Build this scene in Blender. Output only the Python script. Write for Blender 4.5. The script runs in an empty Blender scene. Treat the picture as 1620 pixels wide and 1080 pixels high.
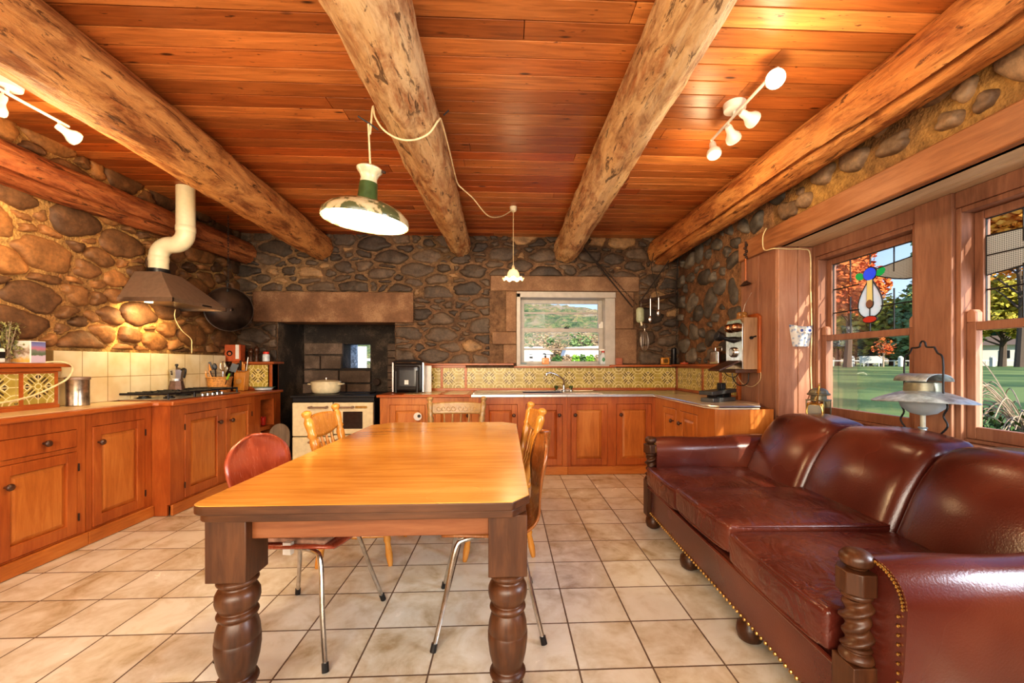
import bpy, bmesh, math, random
import numpy as np
from mathutils import Vector, Matrix, noise as mn
PI = math.pi
sc = bpy.context.scene
COL = sc.collection
rnd = random.Random(7)

# ------------------------------------------------------------------ measuring
# the camera: level, 1.22 m up, yawed a little, lens shifted
CF, CT = 655.0, 0.0437
PH = math.atan(CT); CX = 800 + CF*CT; CY = 575.0; CH = 1.22
_c, _s = math.cos(PH), math.sin(PH)
def at(px, py, X=None, Y=None, Z=None):
    u = (px-CX)/CF; v = -(py-CY)/CF
    d = (u*_c+_s, _c-u*_s, v)
    t = X/d[0] if X is not None else Y/d[1] if Y is not None else (Z-CH)/d[2]
    return Vector((d[0]*t, d[1]*t, CH+d[2]*t))

# ------------------------------------------------------------------ node helpers
class N:
    """tiny expression wrapper over Math nodes"""
    def __init__(s, nt, sock): s.nt, s.s = nt, sock
    def _m(s, op, *o):
        n = s.nt.nodes.new('ShaderNodeMath'); n.operation = op
        for i, a in enumerate((s,)+o):
            if isinstance(a, N): s.nt.links.new(a.s, n.inputs[i])
            else: n.inputs[i].default_value = float(a)
        return N(s.nt, n.outputs[0])
    def __add__(s, o): return s._m('ADD', o)
    __radd__ = __add__
    def __sub__(s, o): return s._m('SUBTRACT', o)
    def __mul__(s, o): return s._m('MULTIPLY', o)
    __rmul__ = __mul__
    def __truediv__(s, o): return s._m('DIVIDE', o)
    def abs(s): return s._m('ABSOLUTE')
    def frac(s): return s._m('FRACT')
    def floor(s): return s._m('FLOOR')
    def lt(s, o): return s._m('LESS_THAN', o)
    def gt(s, o): return s._m('GREATER_THAN', o)
    def max(s, o): return s._m('MAXIMUM', o)
    def min(s, o): return s._m('MINIMUM', o)
    def sqrt(s): return s._m('SQRT')
    def sin(s): return s._m('SINE')

class M:
    """material builder"""
    def __init__(s, name, color=(.8,.8,.8), rough=.5, metal=0., **kw):
        s.m = bpy.data.materials.new(name); s.m.use_nodes = True
        s.nt = s.m.node_tree; s.b = s.nt.nodes['Principled BSDF']
        s.b.inputs['Base Color'].default_value = (*color, 1)
        s.b.inputs['Roughness'].default_value = rough
        s.b.inputs['Metallic'].default_value = metal
        for k, v in kw.items(): s.b.inputs[k.replace('_', ' ')].default_value = v
        s.m.diffuse_color = (*color, 1)
    def node(s, t, **kw):
        n = s.nt.nodes.new(t)
        for k, v in kw.items(): setattr(n, k, v)
        return n
    def link(s, a, b): s.nt.links.new(a.s if isinstance(a, N) else a, b)
    def obj(s, scale=(1,1,1), loc=(0,0,0), rot=(0,0,0)):
        tc = s.node('ShaderNodeTexCoord'); mp = s.node('ShaderNodeMapping')
        mp.inputs['Scale'].default_value = scale; mp.inputs['Location'].default_value = loc
        mp.inputs['Rotation'].default_value = rot
        s.link(tc.outputs['Object'], mp.inputs[0]); return mp.outputs[0]
    def xyz(s, v=None):
        if v is None: v = s.obj()
        n = s.node('ShaderNodeSeparateXYZ'); s.link(v, n.inputs[0])
        return [N(s.nt, o) for o in n.outputs]
    def noise(s, v, scale=5, detail=4, rough=.5, dist=0, color=False):
        n = s.node('ShaderNodeTexNoise')
        n.inputs['Scale'].default_value = scale; n.inputs['Detail'].default_value = detail
        n.inputs['Roughness'].default_value = rough; n.inputs['Distortion'].default_value = dist
        s.link(v, n.inputs['Vector']); return N(s.nt, n.outputs['Color' if color else 'Fac'])
    def voro(s, v, scale=5, feature='F1', out='Distance'):
        n = s.node('ShaderNodeTexVoronoi'); n.feature = feature
        n.inputs['Scale'].default_value = scale
        s.link(v, n.inputs['Vector']); return N(s.nt, n.outputs[out])
    def ramp(s, fac, stops, interp='LINEAR'):
        n = s.node('ShaderNodeValToRGB'); n.color_ramp.interpolation = interp
        e = n.color_ramp.elements
        while len(e) < len(stops): e.new(.5)
        for i, (p, c) in enumerate(stops):
            e[i].position = p; e[i].color = (*c, 1) if len(c) == 3 else c
        s.link(fac, n.inputs[0]); return N(s.nt, n.outputs[0])
    def mix(s, fac, a, b, mode='MIX'):
        n = s.node('ShaderNodeMix'); n.data_type = 'RGBA'; n.blend_type = mode
        for i, v in ((0, fac), (6, a), (7, b)):
            if isinstance(v, N): s.link(v, n.inputs[i])
            elif i == 0: n.inputs[0].default_value = v
            else: n.inputs[i].default_value = (*v, 1)
        return N(s.nt, n.outputs[2])
    def attr(s, name='Col'):
        n = s.node('ShaderNodeAttribute'); n.attribute_name = name; return N(s.nt, n.outputs['Color'])
    def color(s, c): s.link(c, s.b.inputs['Base Color']); return s
    def rough(s, c): s.link(c, s.b.inputs['Roughness']); return s
    def bump(s, h, strength=.3, dist=.01):
        n = s.node('ShaderNodeBump'); n.inputs['Strength'].default_value = strength
        n.inputs['Distance'].default_value = dist
        s.link(h, n.inputs['Height']); s.link(n.outputs[0], s.b.inputs['Normal']); return s

def plain(name, color, rough=.5, metal=0., var=.12, scale=30, bump=0, **kw):
    """a single-colour material with slight procedural mottling"""
    a = M(name, color, rough, metal, **kw)
    n = a.noise(a.obj(), scale, 3)
    lo = tuple(c*(1-var*1.5) for c in color); hi = tuple(min(1, c*(1+var*1.5)) for c in color)
    a.color(a.ramp(n, [(.3, lo), (.7, hi)]))
    if bump: a.bump(n, bump, .004)
    return a.m

def wood(name, c_dark, c_mid, c_light, axis='X', rough=.35, grain=1., coat=.0, blotch=1., spec=.5):
    a = M(name, c_mid, rough)
    st = {'X': (1, 9, 9), 'Y': (9, 1, 9), 'Z': (9, 9, 1)}[axis]
    v = a.obj(tuple(q*grain for q in st))
    n1 = a.noise(v, 2.2, 6, .6, 1.2)
    n2 = a.noise(a.obj(tuple(q*5*grain for q in st)), 3, 3, .6)
    n3 = a.noise(a.obj(), 1.7*blotch, 2, .5)
    f = n1*.42 + n2*.13 + n3*.45
    a.color(a.ramp(f, [(.33, c_dark), (.5, c_mid), (.68, c_light)]))
    a.rough(n2*.18 + (rough-.09)); a.bump(n2, .12, .002)
    a.b.inputs['Coat Weight'].default_value = coat; a.b.inputs['Coat Roughness'].default_value = .2
    return a.m

def emit(name, color, strength):
    a = M(name, color, .5); a.b.inputs['Emission Color'].default_value = (*color, 1)
    a.b.inputs['Emission Strength'].default_value = strength
    return a.m

def glass(name, tint=(1,1,1), refl=.08):
    m = bpy.data.materials.new(name); m.use_nodes = True; nt = m.node_tree; nt.nodes.clear()
    o = nt.nodes.new('ShaderNodeOutputMaterial'); t = nt.nodes.new('ShaderNodeBsdfTransparent')
    g = nt.nodes.new('ShaderNodeBsdfGlossy'); x = nt.nodes.new('ShaderNodeMixShader')
    lw = nt.nodes.new('ShaderNodeLayerWeight'); lw.inputs[0].default_value = .25
    mm = nt.nodes.new('ShaderNodeMath'); mm.operation = 'MULTIPLY'; mm.inputs[1].default_value = refl*4
    t.inputs[0].default_value = (*tint, 1); g.inputs[1].default_value = .03
    nt.links.new(lw.outputs['Fresnel'], mm.inputs[0]); nt.links.new(mm.outputs[0], x.inputs[0])
    nt.links.new(t.outputs[0], x.inputs[1]); nt.links.new(g.outputs[0], x.inputs[2])
    nt.links.new(x.outputs[0], o.inputs[0]); return m

# ------------------------------------------------------------------ mesh helpers
def frame_from(d):
    d = d.normalized(); up = Vector((0,0,1)) if abs(d.z) < .95 else Vector((1,0,0))
    a = d.cross(up).normalized(); return a, a.cross(d).normalized()

class MB:
    def __init__(s): s.bm = bmesh.new(); s.mi = 0; s.lay = None; s.mat = None
    def _v(s, co):
        co = Vector(co)
        if s.mat is not None: co = s.mat @ co
        return s.bm.verts.new(co)
    def _f(s, vs):
        try: f = s.bm.faces.new(vs); f.material_index = s.mi; return f
        except ValueError: return None
    def box(s, x0, x1, y0, y1, z0, z1):
        v = [s._v((x, y, z)) for x in (x0, x1) for y in (y0, y1) for z in (z0, z1)]
        for q in ((0,1,3,2),(4,6,7,5),(0,4,5,1),(2,3,7,6),(0,2,6,4),(1,5,7,3)): s._f([v[i] for i in q])
        return s
    def quad(s, a, b, c, d): s._f([s._v(p) for p in (a, b, c, d)]); return s
    def poly(s, pts): s._f([s._v(p) for p in pts]); return s
    def hexa(s, pts):
        v = [s._v(p) for p in pts]   # bottom 4 ccw, top 4 ccw
        for q in ((3,2,1,0),(4,5,6,7),(0,1,5,4),(1,2,6,5),(2,3,7,6),(3,0,4,7)): s._f([v[i] for i in q])
        return s
    def tube(s, pts, r, seg=8, caps=True, closed=False):
        pts = [Vector(p) for p in pts]; n = len(pts)
        rs = r if isinstance(r, (list, tuple)) else [r]*n
        rings = []; prev = None
        for i, p in enumerate(pts):
            if closed: d = pts[(i+1) % n]-pts[i-1]
            else: d = pts[min(i+1, n-1)]-pts[max(i-1, 0)]
            if d.length < 1e-9: d = Vector((0,0,1))
            d.normalize()
            if prev is None: a, b = frame_from(d)
            else:
                a = prev - d*prev.dot(d)
                a = a.normalized() if a.length > 1e-6 else frame_from(d)[0]
                b = a.cross(d).normalized()
            prev = a
            rings.append([s._v(p + (a*math.cos(t)+b*math.sin(t))*rs[i]) for t in (2*PI*k/seg for k in range(seg))])
        for i in range(n if closed else n-1):
            A, B = rings[i], rings[(i+1) % n]
            for k in range(seg): s._f([A[k], A[(k+1) % seg], B[(k+1) % seg], B[k]])
        if caps and not closed:
            s._f(list(reversed(rings[0]))); s._f(rings[-1])
        return s
    def lathe(s, prof, seg=24, c=(0,0,0), axis='Z', caps=True, wave=None):
        """prof: [(radius, height)...]"""
        rings = []
        for j, (r, h) in enumerate(prof):
            ring = []
            for k in range(seg):
                t = 2*PI*k/seg; rr = max(r, 1e-4); hh = h
                if wave: rr, hh = wave(j, t, rr, h)
                x, y = rr*math.cos(t), rr*math.sin(t)
                p = {'Z': (x, y, hh), 'X': (hh, x, y), 'Y': (y, hh, x)}[axis]
                ring.append(s._v((p[0]+c[0], p[1]+c[1], p[2]+c[2])))
            rings.append(ring)
        for A, B in zip(rings, rings[1:]):
            for k in range(seg): s._f([A[k], A[(k+1) % seg], B[(k+1) % seg], B[k]])
        if caps: s._f(list(reversed(rings[0]))); s._f(rings[-1])
        return s
    def prism(s, poly, z0, z1, axis='Z'):
        def m(p, h): return {'Z': (p[0], p[1], h), 'X': (h, p[0], p[1]), 'Y': (p[0], h, p[1])}[axis]
        A = [s._v(m(p, z0)) for p in poly]; B = [s._v(m(p, z1)) for p in poly]
        n = len(poly); s._f(list(reversed(A))); s._f(B)
        for k in range(n): s._f([A[k], A[(k+1) % n], B[(k+1) % n], B[k]])
        return s
    def grid(s, fn, nu, nv, wrap=False):
        g = [[s._v(fn(i/nu, j/nv)) for j in range(nv+1)] for i in range(nu+1)]
        for i in range(nu):
            for j in range(nv): s._f([g[i][j], g[i+1][j], g[i+1][j+1], g[i][j+1]])
        return s
    def ball(s, c, r, seg=16, rings=10, sq=(1,1,1)):
        pr = [(r*math.sin(PI*j/rings)*1.0, -r*math.cos(PI*j/rings)) for j in range(rings+1)]
        old = s.mat; m = Matrix.Translation(c) @ Matrix.Diagonal((*sq, 1))
        s.mat = m if old is None else old @ m
        s.lathe(pr, seg, caps=False); s.mat = old
        return s
    def rbox(s, hx, hy, hz, r, n=10, fn=None, c=(0,0,0)):
        """rounded box, densely gridded; fn(p)->p deforms it"""
        def ax(h):
            inner = h-r; e = [r*math.sin(t*PI/8) for t in (1, 2, 3, 4)]
            m = [(-inner+2*inner*i/n) for i in range(n+1)]
            return [-inner-q for q in reversed(e)] + m + [inner+q for q in e]
        A = {0: ax(hx), 1: ax(hy), 2: ax(hz)}; H = (hx, hy, hz)
        for a in range(3):
            b, d = (a+1) % 3, (a+2) % 3
            for sg in (-1, 1):
                G = []
                for u in A[b]:
                    row = []
                    for w in A[d]:
                        p = [0, 0, 0]; p[a] = sg*H[a]; p[b] = u; p[d] = w
                        q = [max(-(H[k]-r), min(H[k]-r, p[k])) for k in range(3)]
                        dv = Vector([p[k]-q[k] for k in range(3)])
                        pv = Vector(q)+dv.normalized()*r if dv.length > 0 else Vector(q)
                        if fn: pv = fn(pv)
                        row.append(s._v(pv+Vector(c)))
                    G.append(row)
                for i in range(len(G)-1):
                    for j in range(len(G[0])-1):
                        q = [G[i][j], G[i+1][j], G[i+1][j+1], G[i][j+1]]
                        s._f(q if sg > 0 else q[::-1])
        bmesh.ops.remove_doubles(s.bm, verts=s.bm.verts[:], dist=1e-5)
        return s
    def build(s, name, mats, parent=None, smooth=30, bevel=0, loc=None, rot=None, solid=0, subsurf=0, recalc=True):
        if recalc: bmesh.ops.recalc_face_normals(s.bm, faces=s.bm.faces[:])
        me = bpy.data.meshes.new(name); s.bm.to_mesh(me); s.bm.free()
        for m in (mats if isinstance(mats, (list, tuple)) else [mats]): me.materials.append(m)
        if smooth:
            me.shade_smooth()
            if smooth < 180: me.set_sharp_from_angle(angle=math.radians(smooth))
        o = bpy.data.objects.new(name, me); COL.objects.link(o)
        if parent is not None: o.parent = parent
        if loc is not None: o.location = loc
        if rot is not None: o.rotation_euler = rot
        if solid:
            md = o.modifiers.new('Solidify', 'SOLIDIFY'); md.thickness = solid; md.offset = 0
        if bevel:
            md = o.modifiers.new('Bevel', 'BEVEL'); md.width = bevel; md.segments = 2
            md.limit_method = 'ANGLE'; md.angle_limit = math.radians(40); md.harden_normals = False
        if subsurf:
            md = o.modifiers.new('Sub', 'SUBSURF'); md.levels = subsurf; md.render_levels = subsurf
        return o

def tag(o, label=None, cat=None, group=None, kind=None):
    if label: o['label'] = label
    if cat: o['category'] = cat
    if group: o['group'] = group
    if kind: o['kind'] = kind
    return o
def thing(name, label, cat, loc=(0,0,0), rz=0, group=None):
    o = bpy.data.objects.new(name, None); COL.objects.link(o); o.empty_display_size = .1
    o.location = loc; o.rotation_euler = (0, 0, rz)
    return tag(o, label, cat, group)
def copy_tree(o, parent=None):
    c = o.copy(); COL.objects.link(c)
    if parent is not None: c.parent = parent
    for ch in list(o.children): copy_tree(ch, c)
    return c
def dup(o, loc, rz=0, label=None):
    c = copy_tree(o); c.location = loc; c.rotation_euler = (0, 0, rz)
    if label: c['label'] = label
    return c
def bez(p0, p1, p2, p3, n=12):
    p0, p1, p2, p3 = map(Vector, (p0, p1, p2, p3)); out = []
    for i in range(n+1):
        t = i/n; u = 1-t; out.append(p0*u**3+p1*3*u*u*t+p2*3*u*t*t+p3*t**3)
    return out
def smooth_path(pts, n=6):
    pts = [Vector(p) for p in pts]; out = []
    for i in range(len(pts)-1):
        p0, p1, p2, p3 = pts[max(i-1, 0)], pts[i], pts[i+1], pts[min(i+2, len(pts)-1)]
        for k in range(n):
            t = k/n
            out.append(.5*((2*p1)+(p2-p0)*t+(2*p0-5*p1+4*p2-p3)*t*t+(3*p1-p0-3*p2+p3)*t**3))
    out.append(pts[-1]); return out
def text_mesh(txt, size, name, mat, parent, M4, ext=.0005):
    cu = bpy.data.curves.new(name, 'FONT'); cu.body = txt; cu.size = size; cu.extrude = ext
    cu.align_x = 'CENTER'; cu.align_y = 'CENTER'
    o = bpy.data.objects.new(name, cu); COL.objects.link(o)
    dg = bpy.context.evaluated_depsgraph_get(); me = bpy.data.meshes.new_from_object(o.evaluated_get(dg))
    bpy.data.objects.remove(o); me.materials.clear(); me.materials.append(mat); me.transform(M4)
    ob = bpy.data.objects.new(name, me); COL.objects.link(ob); ob.parent = parent; return ob
# ------------------------------------------------------------------ materials
MT = {}
CAB = ((.22,.045,.010), (.40,.105,.022), (.54,.18,.042))
for ax in 'XYZ':
    MT['cab'+ax] = wood('cabinet wood '+ax, *CAB, axis=ax, rough=.34, coat=.15)
    MT['cabl'+ax] = wood('lighter cabinet wood '+ax, (.30,.085,.016), (.50,.17,.035), (.64,.27,.07), axis=ax, rough=.34, coat=.15)
    MT['trim'+ax] = wood('window timber '+ax, (.15,.065,.038), (.28,.13,.078), (.40,.21,.13), axis=ax, rough=.42)
    MT['board'+ax] = wood('panel board timber '+ax, (.27,.12,.07), (.42,.21,.13), (.55,.32,.22), axis=ax, rough=.42)
    MT['dark'+ax] = wood('dark turned oak '+ax, (.022,.008,.004), (.066,.024,.009), (.14,.055,.020), axis=ax, rough=.38)
MT['knob'] = wood('dark knob wood', (.03,.012,.007), (.07,.028,.015), (.12,.05,.03), 'Z', .3, coat=.4)
MT['pine'] = wood('honey turned pine', (.42,.16,.025), (.62,.27,.045), (.75,.38,.09), 'Z', .25, coat=.5)
MT['carved'] = wood('brassy carved wood', (.20,.11,.035), (.36,.22,.08), (.52,.36,.16), 'X', .3, coat=.4)
MT['plyred'] = wood('worn red brown plywood', (.24,.045,.02), (.36,.075,.035), (.48,.14,.08), 'Z', .25, coat=.7)
MT['plybrown'] = wood('brown plywood', (.17,.055,.015), (.30,.10,.025), (.42,.17,.05), 'Z', .25, coat=.6)
MT['chrome'] = plain('worn chrome', (.62,.60,.57), .18, 1.)
MT['steel'] = plain('brushed stainless steel', (.62,.61,.60), .3, 1., var=.05)
MT['darksteel'] = plain('dark brown hood steel', (.27,.19,.135), .42, .25, var=.06)
MT['black'] = plain('black plastic', (.012,.012,.014), .35)
MT['iron'] = plain('black cast iron', (.018,.02,.024), .45, .3)
MT['rust'] = plain('rusty iron', (.06,.035,.025), .7, .3, bump=.3)
MT['white'] = plain('white paint', (.80,.78,.72), .4, var=.04)
MT['cream'] = plain('cream enamel', (.78,.69,.46), .22, var=.05, Coat_Weight=.4)
MT['pvc'] = plain('cream plastic pipe', (.80,.74,.52), .35, var=.03)
MT['creamcord'] = plain('cream flex', (.75,.62,.36), .5)
MT['brass'] = plain('brass', (.55,.36,.12), .3, 1.)
MT['greenenamel'] = plain('green enamel', (.05,.09,.03), .3, Coat_Weight=.4)
MT['clear'] = glass('window glass')
def milk(name, col, k=.45):
    m = bpy.data.materials.new(name); m.use_nodes = True; nt = m.node_tree; nt.nodes.clear()
    o = nt.nodes.new('ShaderNodeOutputMaterial'); t = nt.nodes.new('ShaderNodeBsdfTransparent'); g = nt.nodes.new('ShaderNodeBsdfTranslucent'); d = nt.nodes.new('ShaderNodeBsdfDiffuse')
    x = nt.nodes.new('ShaderNodeMixShader'); x2 = nt.nodes.new('ShaderNodeMixShader')
    for q in (t, g, d): q.inputs[0].default_value = (*col, 1)
    x.inputs[0].default_value = .35; x2.inputs[0].default_value = k
    nt.links.new(g.outputs[0], x.inputs[1]); nt.links.new(d.outputs[0], x.inputs[2]); nt.links.new(x.outputs[0], x2.inputs[1]); nt.links.new(t.outputs[0], x2.inputs[2]); nt.links.new(x2.outputs[0], o.inputs[0]); return m
MT['milk'] = milk('milky glass', (.86,.92,.95))
MT['greyglass'] = glass('pale lamp glass', (.86,.88,.86), .14)
MT['frost'] = plain('milky glass', (.60,.68,.72), .3)
MT['lead'] = plain('black lead came', (.01,.012,.015), .5)
MT['red'] = plain('red plastic', (.60,.04,.02), .35)
MT['paper'] = plain('white card', (.78,.76,.72), .7, var=.03)
MT['soot'] = plain('sooty chain iron', (.03,.022,.018), .8)
MT['wcream'] = plain('aged cream window paint', (.50,.47,.42), .4, var=.06, scale=14)

# floor tiles
a = M('floor tiles', (.6,.55,.47), .22)
x, y, z = a.xyz()
T = .2983
u = (x-.889)/T; w = (y-1.639)/T
fu = (u.frac()-.5).abs(); fw = (w.frac()-.5).abs()
nz = a.noise(a.obj(), 40, 2)
grout = (fu.max(fw) + nz*.006).gt(.4905)
cell = a.node('ShaderNodeCombineXYZ'); a.link(u.floor(), cell.inputs[0]); a.link(w.floor(), cell.inputs[1])
wn = a.node('ShaderNodeTexWhiteNoise'); a.link(cell.outputs[0], wn.inputs[0])
off = a.node('ShaderNodeVectorMath', operation='MULTIPLY_ADD'); a.link(wn.outputs['Color'], off.inputs[0])
off.inputs[1].default_value = (9, 9, 9); a.link(a.obj(), off.inputs[2])
mot = a.noise(off.outputs[0], 5, 6, .6, .6)
fine = a.noise(a.obj(), 22, 4, .6)
tone = mot*.7 + fine*.15 + N(a.nt, wn.outputs[0])*.12
c = a.ramp(tone, [(.30, (.44,.35,.22)), (.41, (.63,.57,.45)), (.54, (.76,.74,.66)), (.75, (.83,.83,.78))])
c = a.mix(grout, c, (.14,.095,.065)); a.color(c)
a.rough(grout*.5 + mot*.25 + .10)
a.bump((grout*-1.0) + mot*.35 + fine*.12, .28, .004)
MT['floor'] = a.m

# ceiling boards: tone per board in a vertex colour, knots and nail stains in noise
a = M('ceiling boards', (.4,.12,.03), .38)
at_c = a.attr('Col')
g = a.noise(a.obj((1.2, 16, 16)), 2.5, 6, .6, .8)
bl = a.noise(a.obj(), 1.3, 3)
k = a.voro(a.obj((2.2, 8.4, 1)), 1.)
knot = a.ramp(k, [(.045, (.05,.03,.02)), (.095, (1,1,1))])
k2 = a.ramp(a.noise(a.obj((5, 22, 5)), 3.1, 2), [(.255, (.12,.08,.06)), (.30, (1,1,1))])
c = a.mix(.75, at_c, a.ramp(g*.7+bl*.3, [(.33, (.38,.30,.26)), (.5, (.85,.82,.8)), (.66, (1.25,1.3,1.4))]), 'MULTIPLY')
c = a.mix(.9, c, knot, 'MULTIPLY'); c = a.mix(.85, c, k2, 'MULTIPLY'); a.color(c)
a.bump(g, .2, .003)
MT['ceil'] = a.m

# stone and mortar
a = M('rubble stone', (.12,.09,.07), .62)
n1 = a.noise(a.obj(), 9, 5, .6); n2 = a.noise(a.obj(), 45, 4, .6)
c = a.mix(.9, a.attr('Col'), a.ramp(n1*.6+n2*.4, [(.33, (.5,.48,.46)), (.5, (1,1,1)), (.68, (1.7,1.6,1.45))]), 'MULTIPLY')
a.color(c); a.bump(n1*.6+n2*.4, .55, .012); MT['stone'] = a.m
a = M('lime mortar', (.4,.25,.1), .9)
n1 = a.noise(a.obj(), 14, 6, .7); n2 = a.voro(a.obj(), 60)
c = a.mix(.9, a.attr('Col'), a.ramp(n1, [(.30, (.35,.3,.26)), (.47, (.95,.93,.9)), (.7, (1.7,1.7,1.6))]), 'MULTIPLY')
a.color(c); a.bump(n1*.8+n2*.25, .9, .03); MT['mortar'] = a.m
def slab_mat(name, c0, c1):
    a = M(name, c0, .8); n1 = a.noise(a.obj(), 3.5, 6, .65); n2 = a.noise(a.obj(), 60, 4, .7)
    a.color(a.ramp(n1*.7+n2*.3, [(.34, tuple(q*.6 for q in c0)), (.5, c0), (.62, c1)])); a.bump(n2*.5+n1*.5, .5, .01); return a.m
MT['lintel'] = slab_mat('dressed sandstone lintel', (.24,.13,.07), (.40,.25,.14))
MT['quoin'] = slab_mat('dressed sandstone window blocks', (.26,.15,.085), (.38,.24,.14))
MT['sootstone'] = slab_mat('soot blackened stone', (.045,.035,.028), (.16,.12,.085))
MT['hearth'] = slab_mat('smoky hearth stone', (.15,.105,.075), (.28,.20,.15))

# log bark
def log_mat(name, c0, c1, c2, seed):
    a = M(name, c1, .55)
    v = a.obj((1, .28, 1), (seed, seed*2, 0))
    n1 = a.noise(v, 9, 8, .75, .5); n2 = a.noise(a.obj((6, .7, 6), (seed, 0, 0)), 7, 6, .7, .5); n3 = a.noise(a.obj((1,.5,1), (seed*3, 0, 0)), 2.6, 2)
    patch = a.ramp(n1, [(.38, (0,0,0)), (.56, (1,1,1))])
    c = a.mix(patch, a.ramp(n2, [(.35, tuple(q*.45 for q in c0)), (.6, c0)]), a.ramp(n3*.5+n2*.5, [(.38, c1), (.6, c2)]))
    crk = a.ramp(a.noise(a.obj((6, 1.4, 6), (seed, 4, 0)), 3.6, 7, .7, 1.2), [(.385, (.10,.06,.045)), (.43, (1,1,1))])
    c = a.mix(.8, c, crk, 'MULTIPLY'); a.color(c); a.bump(n1*.7+n2*.5, .9, .02); return a.m
MT['logA'] = log_mat('weathered log bark', (.32,.11,.032), (.55,.23,.065), (.65,.35,.13), 1.3)
MT['logB'] = log_mat('pale peeled log bark', (.42,.17,.06), (.62,.38,.17), (.74,.54,.30), 4.1)
MT['logC'] = log_mat('orange log bark', (.36,.11,.028), (.54,.20,.05), (.66,.33,.11), 7.7)
MT['logD'] = log_mat('red brown log', (.22,.055,.018), (.36,.10,.03), (.48,.20,.07), 9.2)

# leather
def leather(name, wr):
    a = M(name, (.17,.028,.018), .3)
    n1 = a.noise(a.obj(), 2.2, 2, .5); n2 = a.noise(a.obj((1,1,1)), 150, 2)
    a.color(a.ramp(n1, [(.3, (.060,.011,.008)), (.5, (.100,.021,.013)), (.72, (.16,.043,.023))]))
    w = a.noise(a.obj((1.3, .8, 1), (2, 1, 0)), 7.5, 3, .5, 1.0); w2 = (w-.5).abs()
    a.bump(w2*wr + n2*.05, .45, .03); a.rough(n1*.22+.16)
    a.b.inputs['Coat Weight'].default_value = .35; a.b.inputs['Coat Roughness'].default_value = .22
    return a.m
MT['leather'] = leather('oxblood leather', .02)
MT['leatherw'] = leather('creased oxblood leather', 1.7)

# table top
a = M('honey table top', (.6,.3,.08), .2)
n1 = a.noise(a.obj((1.0, 12, 9)), 2.0, 6, .6, .8); n2 = a.noise(a.obj(), 1.5, 2); n3 = a.noise(a.obj((3, 60, 30)), 3, 3)
a.color(a.ramp(n1*.36+n2*.5+n3*.14, [(.36, (.50,.20,.03)), (.5, (.70,.33,.065)), (.63, (.82,.46,.12))]))
a.rough(n2*.25+.12); a.b.inputs['Coat Weight'].default_value = .4; a.b.inputs['Coat Roughness'].default_value = .16
a.bump(n3, .05, .002); MT['tabletop'] = a.m

# glazed cream wall tile
a = M('cream glazed tiles', (.74,.64,.42), .18)
x, y, z = a.xyz()
gy = ((y-3.065)/.2).frac(); gz = ((z-.915)/.2).frac()
g = (gy-.5).abs().max((gz-.5).abs()).gt(.488)
n = a.noise(a.obj(), 5, 3)
a.color(a.mix(g, a.ramp(n, [(.35, (.66,.55,.33)), (.65, (.78,.70,.50))]), (.30,.22,.10))); a.bump(g*-1., .4, .003); MT['walltile'] = a.m

# olive patterned encaustic tile, unit .25
def pattern_tile(name, ua, u0, v0, P=.25):
    a = M(name, (.4,.35,.1), .3)
    s = a.xyz(); p = s[ua]; q = s[2]
    U = ((p-u0)/P).frac()-.5; V = ((q-v0)/P).frac()-.5
    au = U.abs(); av = V.abs(); r = (U*U+V*V).sqrt()
    cu = .5+au*-1.; cv = .5+av*-1.; rc = (cu*cu+cv*cv).sqrt()
    mx = au.max(av); mi = au.min(av); dg = (au-av).abs()
    L = .018
    line = (r-.075).abs().lt(L*.8)
    line = line.max(((mx-.25).abs()+mi*1.0-.10).abs().lt(L))     # diamonds on the axes
    line = line.max((rc-.16).abs().lt(L)).max((rc-.30).abs().lt(L*.8))
    line = line.max(dg.lt(.013)*r.gt(.09)*rc.gt(.17))
    line = line.max(mi.lt(.010)*mx.gt(.075))
    line = line.max((dg-.17).abs().lt(L*.7)*rc.gt(.30)*r.gt(.2))
    dk = ((mx-.25).abs()+mi).lt(.10)*mi.gt(.014)
    dk = dk.max((dg.lt(.09))*r.gt(.14)*r.lt(.30)*dg.gt(.03)).max(rc.lt(.10)*dg.gt(.04))
    ol = a.ramp(a.noise(a.obj(), 12, 2), [(.35, (.36,.27,.055)), (.65, (.50,.40,.10))])
    c = a.mix(dk, ol, (.075,.05,.025)); c = a.mix(line, c, (.76,.66,.36))
    jt = au.max(av).gt(.492)
    c = a.mix(jt, c, (.45,.32,.15)); a.color(c); return a.m
MT['tileB'] = pattern_tile('olive patterned tiles', 0, -.331, .917)
MT['tileR'] = pattern_tile('olive patterned side tiles', 1, 5.15, .917)

# grass
a = M('lawn', (.12,.22,.03), .95)
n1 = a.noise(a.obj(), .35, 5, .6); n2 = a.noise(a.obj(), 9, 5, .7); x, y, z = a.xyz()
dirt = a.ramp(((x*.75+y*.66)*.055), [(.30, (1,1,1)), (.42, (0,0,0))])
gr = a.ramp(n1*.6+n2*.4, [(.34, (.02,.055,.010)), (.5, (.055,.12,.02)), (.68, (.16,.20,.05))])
gr = a.mix(a.ramp(a.noise(a.obj((.35, .35, .35), (3,0,0)), .8, 3), [(.42, (0,0,0)), (.56, (1,1,1))]), gr, (.19,.25,.06)); a.color(a.mix(dirt*n2.gt(.42), gr, (.45,.34,.2))); MT['lawn'] = a.m  # yellowish patches, also painting in the shade bands across the grass
MT['yard'] = plain('pale gravel yard', (.60,.55,.46), .95, var=.2, scale=3)
a = M('wooded hillside', (.2,.25,.12), 1.)
n1 = a.noise(a.obj(), .035, 6, .7); n2 = a.noise(a.obj(), .25, 4, .8)
a.color(a.ramp(n1*.45+n2*.55, [(.36, (.05,.10,.045)), (.47, (.20,.26,.10)), (.54, (.42,.30,.16)), (.66, (.52,.46,.36))])); a.bump(n2, 1., 6.); MT['hill'] = a.m
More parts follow.
